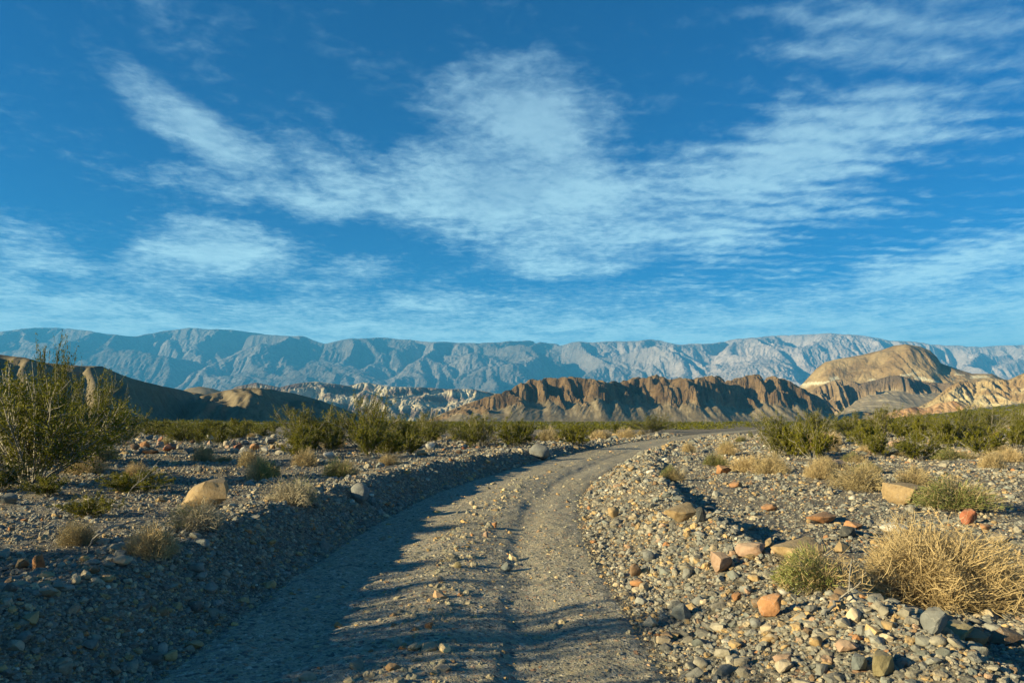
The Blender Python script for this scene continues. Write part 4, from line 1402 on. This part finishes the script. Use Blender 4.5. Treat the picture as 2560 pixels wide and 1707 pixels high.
# the bushes one can pick out: base x, base row, top row, width in the photograph
HERO_CREOSOTE = [
    (132, 1160, 878, 150, 1, "slender tall green bush standing up out of the left-edge thicket"),
    (70, 1204, 945, 420, 0, "broadest dark green bush with pale bare branches at the left edge"),
    (232, 1128, 948, 190, 1, "bushy green shrub right of the tall one at the left edge"),
    (-12, 1232, 1150, 150, 3, "low green shrub cut by the left picture edge"),
    (12, 1168, 965, 250, 1, "broad green bush at the left edge behind the tall one"),
    (175, 1166, 1010, 210, 0, "spreading green bush in front of the right part of the left-edge thicket"),
    (300, 1112, 1030, 130, 4, "rounded green bush at the right end of the left-edge thicket"),
    (345, 1236, 1180, 150, 2, "low olive shrub left of the largest tan boulder"),
    (225, 1296, 1240, 120, 3, "small olive shrub in the shade on the left bank top"),
    (120, 1240, 1190, 110, 4, "small olive shrub under the tall bush at the left edge"),
    (915, 1122, 994, 170, 1, "tallest green bush in the middle left above the shaded bank"),
    (762, 1126, 1022, 170, 2, "wide green bush right of the left rock pile"),
    (1052, 1102, 1034, 115, 3, "green bush between the tallest middle bush and the road bend"),
    (1200, 1116, 1040, 150, 4, "broad green bush above the shaded bank near the road bend"),
    (1440, 1112, 1066, 90, 5, "small green bush on the bank top left of the road bend"),
    (990, 1090, 1040, 90, 0, "small green bush just behind the tallest middle bush"),
    (1625, 1080, 1038, 110, 1, "dark green bush left of where the road disappears"),
    (1945, 1141, 1040, 145, 0, "largest dark green bush right of the road"),
    (2040, 1098, 1030, 110, 2, "dark green bush behind and right of the largest one"),
    (2122, 1096, 1034, 90, 3, "dark green bush in the middle of the right-hand row"),
    (2205, 1093, 1020, 120, 4, "tall dark green bush in the right-hand row before the orange mounds"),
    (2300, 1076, 1032, 90, 5, "green bush right of the tall one in the right-hand row"),
    (2395, 1116, 1022, 130, 1, "large dark green bush standing alone near the right edge"),
    (2475, 1084, 1024, 100, 2, "green bush just right of the lone large bush near the right edge"),
    (2545, 1070, 1022, 90, 3, "green bush cut by the right picture edge"),
    (385, 1092, 1050, 100, 2, "leftmost of four low green bushes along the left rock pile"),
    (455, 1094, 1056, 95, 3, "second of four low green bushes along the left rock pile"),
    (525, 1092, 1052, 95, 4, "third of four low green bushes along the left rock pile"),
    (595, 1090, 1050, 95, 5, "rightmost of four low green bushes along the left rock pile"),
]
taken = []
for (bx, by, ty, wpx, pi, lab) in HERO_CREOSOTE:
    X_, Y_, Z_ = at(bx, by)
    hgt = (by - ty) / FPX * Y_
    w = wpx / FPX * Y_
    near = hgt > 1.6 or ty < 1000
    parts = CREO_NEAR[pi % 2] if near else CREO[pi % 6]
    plant("creosote_bush", parts, X_, Y_, w / 1.7, hgt / 0.95, lab, "bush", yaw=0.4 * pi if near else None)
    taken.append((X_, Y_, w / 2))

HERO_BRUSH = [
    (2425, 1538, 1318, 450, 'big', "largest straw-coloured dry bush at the lower right"),
    (2085, 1480, 1352, 240, 'green', "low bush with green shoots in front of the flat-topped tan boulder"),
    (2436, 1290, 1188, 200, 'green', "straw bush with green left side next to the large smooth boulder"),
    (2178, 1230, 1154, 145, 'dry', "straw bush left of the large smooth tan boulder"),
    (1886, 1184, 1122, 112, 'dry', "round straw bush right of the berm near the road bend"),
    (1800, 1166, 1128, 66, 'green', "small green and straw tuft left of the round straw bush"),
    (1830, 1126, 1096, 58, 'green', "small green tuft behind the round straw bush"),
    (2090, 1114, 1080, 62, 'dry', "small straw mound in front of the right-hand green row"),
    (2192, 1130, 1100, 66, 'dry', "straw mound below the tall green bush of the right row"),
    (2262, 1140, 1114, 66, 'dry', "straw mound right of the pink stone"),
    (2410, 1148, 1106, 112, 'green', "wide straw and green mound below the lone large bush"),
    (2515, 1132, 1104, 54, 'dry', "small straw mound near the right edge behind another one"),
    (2542, 1156, 1112, 70, 'dry', "straw bush at the right picture edge"),
    (2022, 1128, 1080, 70, 'dry', "straw grass clump round the pink boulder"),
    (852, 1194, 1136, 96, 'green', "pale green bush on the lip of the shaded left bank"),
    (718, 1262, 1176, 150, 'grey', "grey bush in shade right of the largest tan boulder"),
    (476, 1336, 1252, 150, 'grey', "grey bush below the largest tan boulder"),
    (172, 1368, 1298, 100, 'dry', "brown dry tuft left of the bare pale branches"),
    (356, 1398, 1302, 146, 'dry', "brown dry bush above the sunlit left rim"),
    (1372, 1104, 1068, 66, 'dry', "pale straw bush on the left bank before the bend"),
    (1505, 1098, 1064, 60, 'dry', "left of two straw bushes on the bank at the bend"),
    (1570, 1094, 1062, 60, 'dry', "right of two straw bushes on the bank at the bend"),
    (925, 1132, 1092, 70, 'grey', "bare grey bush under the tallest middle bush"),
    (830, 1120, 1086, 70, 'dry', "straw bush between the wide green bush and the tallest one"),
]
for n, (bx, by, ty, wpx, kind, lab) in enumerate(HERO_BRUSH):
    X_, Y_, Z_ = at(bx, by)
    w = wpx / FPX * Y_
    rad = w / 2.15
    hgt = max((by - ty) / FPX * Y_ - rad * 0.30, 0.12)
    parts = {'big': BRUSH_BIG, 'dry': BRUSH[n % 4], 'green': BRUSH_GREEN[n % 3], 'grey': BRUSH_GREY[n % 2]}[kind]
    plant("dry_bush", parts, X_, Y_ + rad * 0.75, rad, hgt / 0.72, lab, "bush", yaw=0.0 if kind == 'green' else None)
    taken.append((X_, Y_ + rad * 0.75, rad))

# bushes out of the frame on the left: their shadows lie in stripes across the road
for (bx, by, hh, ww) in [(-6.2, -2.6, 1.9, 1.5), (-6.6, -0.6, 2.1, 1.6), (-5.9, 1.3, 1.8, 1.5), (-6.8, 3.0, 2.2, 1.6), (-6.3, 4.9, 1.7, 1.3), (-8.6, 5.4, 2.2, 1.5),
                         (-8.0, -4.8, 2.3, 1.7), (-8.4, 3.6, 2.3, 1.8), (-9.2, 1.4, 2.4, 1.8), (-7.3, 4.6, 1.2, 1.6),
                         (-5.0, -2.2, 2.5, 1.5), (-5.3, 0.2, 2.5, 1.4), (-5.0, 2.2, 1.9, 1.1), (-5.7, 3.5, 2.2, 1.2)]:
    plant("creosote_bush", CREO_NEAR[int(hh * 10) % 2], bx, by, ww / 1.6, hh, "tall green bush beside the road just outside the left of the view", "bush", "bushes beside the camera that stripe the road with shadow")
    taken.append((bx, by, ww / 2))

# the rest of the scrub
G2 = np.random.default_rng(77)


LANDMARKS = [(-60, "the left picture edge"), (60, "the top of the dark hill"), (230, "the right shoulder of the dark hill"), (400, "the falling crest of the dark hill"),
             (540, "the small tan hill"), (660, "the pointed dark hill"), (800, "the tail of the pointed dark hill"), (930, "the left half of the striped badlands"),
             (1080, "the right end of the striped badlands"), (1200, "the cream clay slope"), (1330, "the left end of the brown ridge"),
             (1470, "the left half of the brown ridge"), (1620, "the middle of the brown ridge"), (1770, "the right half of the brown ridge"),
             (1920, "the right end of the brown ridge"), (2050, "the gap between ridge and butte"), (2180, "the left part of the tan butte"),
             (2290, "the top of the tan butte"), (2400, "the right slope of the tan butte"), (2510, "the yellow hills"), (2640, "the right picture edge")]


def scatter(n, d0, d1, gap, clear, name, protos, hrange, wrange, look, lo=-0.84, hi=0.84):
    made, tries = 0, 0
    while made < n and tries < n * 60:
        tries += 1
        d = math.exp(G2.uniform(math.log(d0), math.log(d1)))
        x = G2.uniform(lo, hi) * d
        s = float(road_s(np.array([x]), np.array([d]))[0])
        if abs(s) < clear + 0.012 * d:
            continue
        if s > 0 and d < 110 and 1610 < CXP + FPX * x / d < 1880 and hrange[1] > 0.8:      # the road stays in sight to its far bend
            continue
        if d < 40 and 300 < CXP + FPX * x / d < 720 and hrange[1] > 0.8:      # open stony ground round the rock pile
            continue
        if any((x - a) ** 2 + (d - b) ** 2 < (c + gap) ** 2 for a, b, c in taken):
            continue
        hh, ww = G2.uniform(*hrange), G2.uniform(*wrange)
        qx = CXP + FPX * x / d
        mark = min(LANDMARKS, key=lambda k: abs(k[0] - qx))[1]
        zone = "nearest" if d < 34 else "near" if d < 50 else "middle" if d < 75 else "farther" if d < 100 else "farthest"
        big = "tall" if hh > sum(hrange) / 2 else "low"
        plant(name, protos[int(G2.integers(len(protos)))], x, d, ww, hh, f"{big} {look} bush in the {zone} scrub below {mark}", "bush", f"{look} scrub on the plain")
        taken.append((x, d, ww * 0.6))
        made += 1


scatter(165, 24, 130, 0.3, 4.5, "creosote_bush", CREO, (0.85, 1.5), (0.7, 1.15), "green")
scatter(70, 13, 90, 0.3, 3.6, "dry_bush", BRUSH + BRUSH_GREEN[:1], (0.35, 0.75), (0.28, 0.5), "straw-coloured")

# scrub too far off to tell apart
r = np.random.default_rng(88)
n = 3800
fd = np.exp(r.uniform(math.log(120), math.log(900), n))
fx = r.uniform(-0.9, 0.9, n) * fd
okf = np.abs(road_s(fx, fd)) > 5 + 0.01 * fd
fd, fx = fd[okf], fx[okf]
n = len(fd)
fh = r.uniform(0.8, 1.7, n)
fz = ground_h(fx, fd)
m_ = 46
a = r.uniform(0, 2 * np.pi, (n, m_))
rr = np.sqrt(r.uniform(0.02, 1, (n, m_))) * (0.75 * fh)[:, None]
hz_ = (1 - (rr / (0.8 * fh)[:, None]) ** 2) * fh[:, None] * r.uniform(0.25, 1.0, (n, m_))
Pf = np.stack([fx[:, None] + np.cos(a) * rr, fd[:, None] + np.sin(a) * rr, fz[:, None] + np.maximum(hz_, 0.05)], -1).reshape(-1, 3)
szf = np.repeat(0.16 + 0.0011 * fd, m_)[:, None]
V3, F3 = leaves(Pf, szf, r)
tag(link("desert_scrub", new_mesh("desert_scrub", V3, F3, M_creosote, False)), "far olive scrub covering the plain below the ridges", kind='stuff')


# ------------------------------------------------------------------ dead wood
def stick(label, pts, rad, side=()):
    """a bare branch through the given points, with side twigs"""
    e = bpy.data.objects.new("dead_branch", None)
    COL.objects.link(e)
    e.location = pts[0]
    P = np.array(pts, float)
    tt = np.linspace(0, 1, len(P))
    u = np.linspace(0, 1, 14)
    C = np.stack([np.interp(u, tt, P[:, i]) for i in range(3)], -1)
    for _ in range(2):
        C[1:-1] = (C[:-2] + 2 * C[1:-1] + C[2:]) / 4
    r = np.random.default_rng(len(label))
    C = C + r.normal(0, rad * 0.6, C.shape)
    V, F = tubes((C - P[0])[None], np.linspace(rad, rad * 0.45, 14)[None], 6)
    link("branch", new_mesh("branch", V, F, M_stem), e)
    for k in range(3):
        i = int(r.integers(5, 12))
        d = C[i] - C[i - 1]
        d = d / np.linalg.norm(d) + r.normal(0, 0.5, 3)
        Q = C[i][None] + d[None] * np.linspace(0, rad * 18, 5)[:, None] + np.cumsum(r.normal(0, rad * 0.5, (5, 3)), 0)
        Q[0] = C[i]
        V, F = tubes((Q - P[0])[None], np.linspace(rad * 0.5, rad * 0.2, 5)[None], 4)
        link("twig", new_mesh("twig", V, F, M_stem), e)
    tag(e, label, "branch")
    return e


def view_pt(px, py, Y_):
    return ((px - CXP) / FPX * Y_, Y_, CAMZ + (HOR - py) / FPX * Y_)


X_, Y_, Z_ = at(2060, 1546)
stick("bent grey stick lying on the right berm before the large straw bush",
      [(X_, Y_, Z_ + 0.02), view_pt(2085, 1505, Y_ + 0.1), view_pt(2110, 1488, Y_ + 0.25), view_pt(2142, 1478, Y_ + 0.4)], 0.012)
X_, Y_, Z_ = at(304, 1262)
stick("thin pale stalk leaning right left of the largest tan boulder",
      [(X_, Y_, Z_ - 0.03), view_pt(322, 1228, Y_), view_pt(348, 1204, Y_ + 0.05), view_pt(384, 1182, Y_ + 0.1)], 0.012)
X_, Y_, Z_ = at(215, 1386)
stick("pale forked branch arching over the brown tufts on the left bank",
      [(X_, Y_, Z_ - 0.03), view_pt(228, 1350, Y_), view_pt(260, 1325, Y_ - 0.05), view_pt(300, 1308, Y_ + 0.05), view_pt(332, 1335, Y_ + 0.1)], 0.014)
X_, Y_, Z_ = at(98, 1345)
stick("pale arching twig at the left end of the bank top",
      [(X_, Y_, Z_ - 0.03), view_pt(105, 1318, Y_), view_pt(140, 1298, Y_), view_pt(175, 1300, Y_ + 0.1), view_pt(205, 1322, Y_ + 0.1)], 0.010)
X_, Y_, Z_ = at(935, 1126)
stick("bare arching pale twig beside the tallest middle bush",
      [(X_, Y_, Z_ - 0.03), view_pt(932, 1098, Y_), view_pt(945, 1082, Y_), view_pt(960, 1084, Y_), view_pt(970, 1106, Y_)], 0.016)
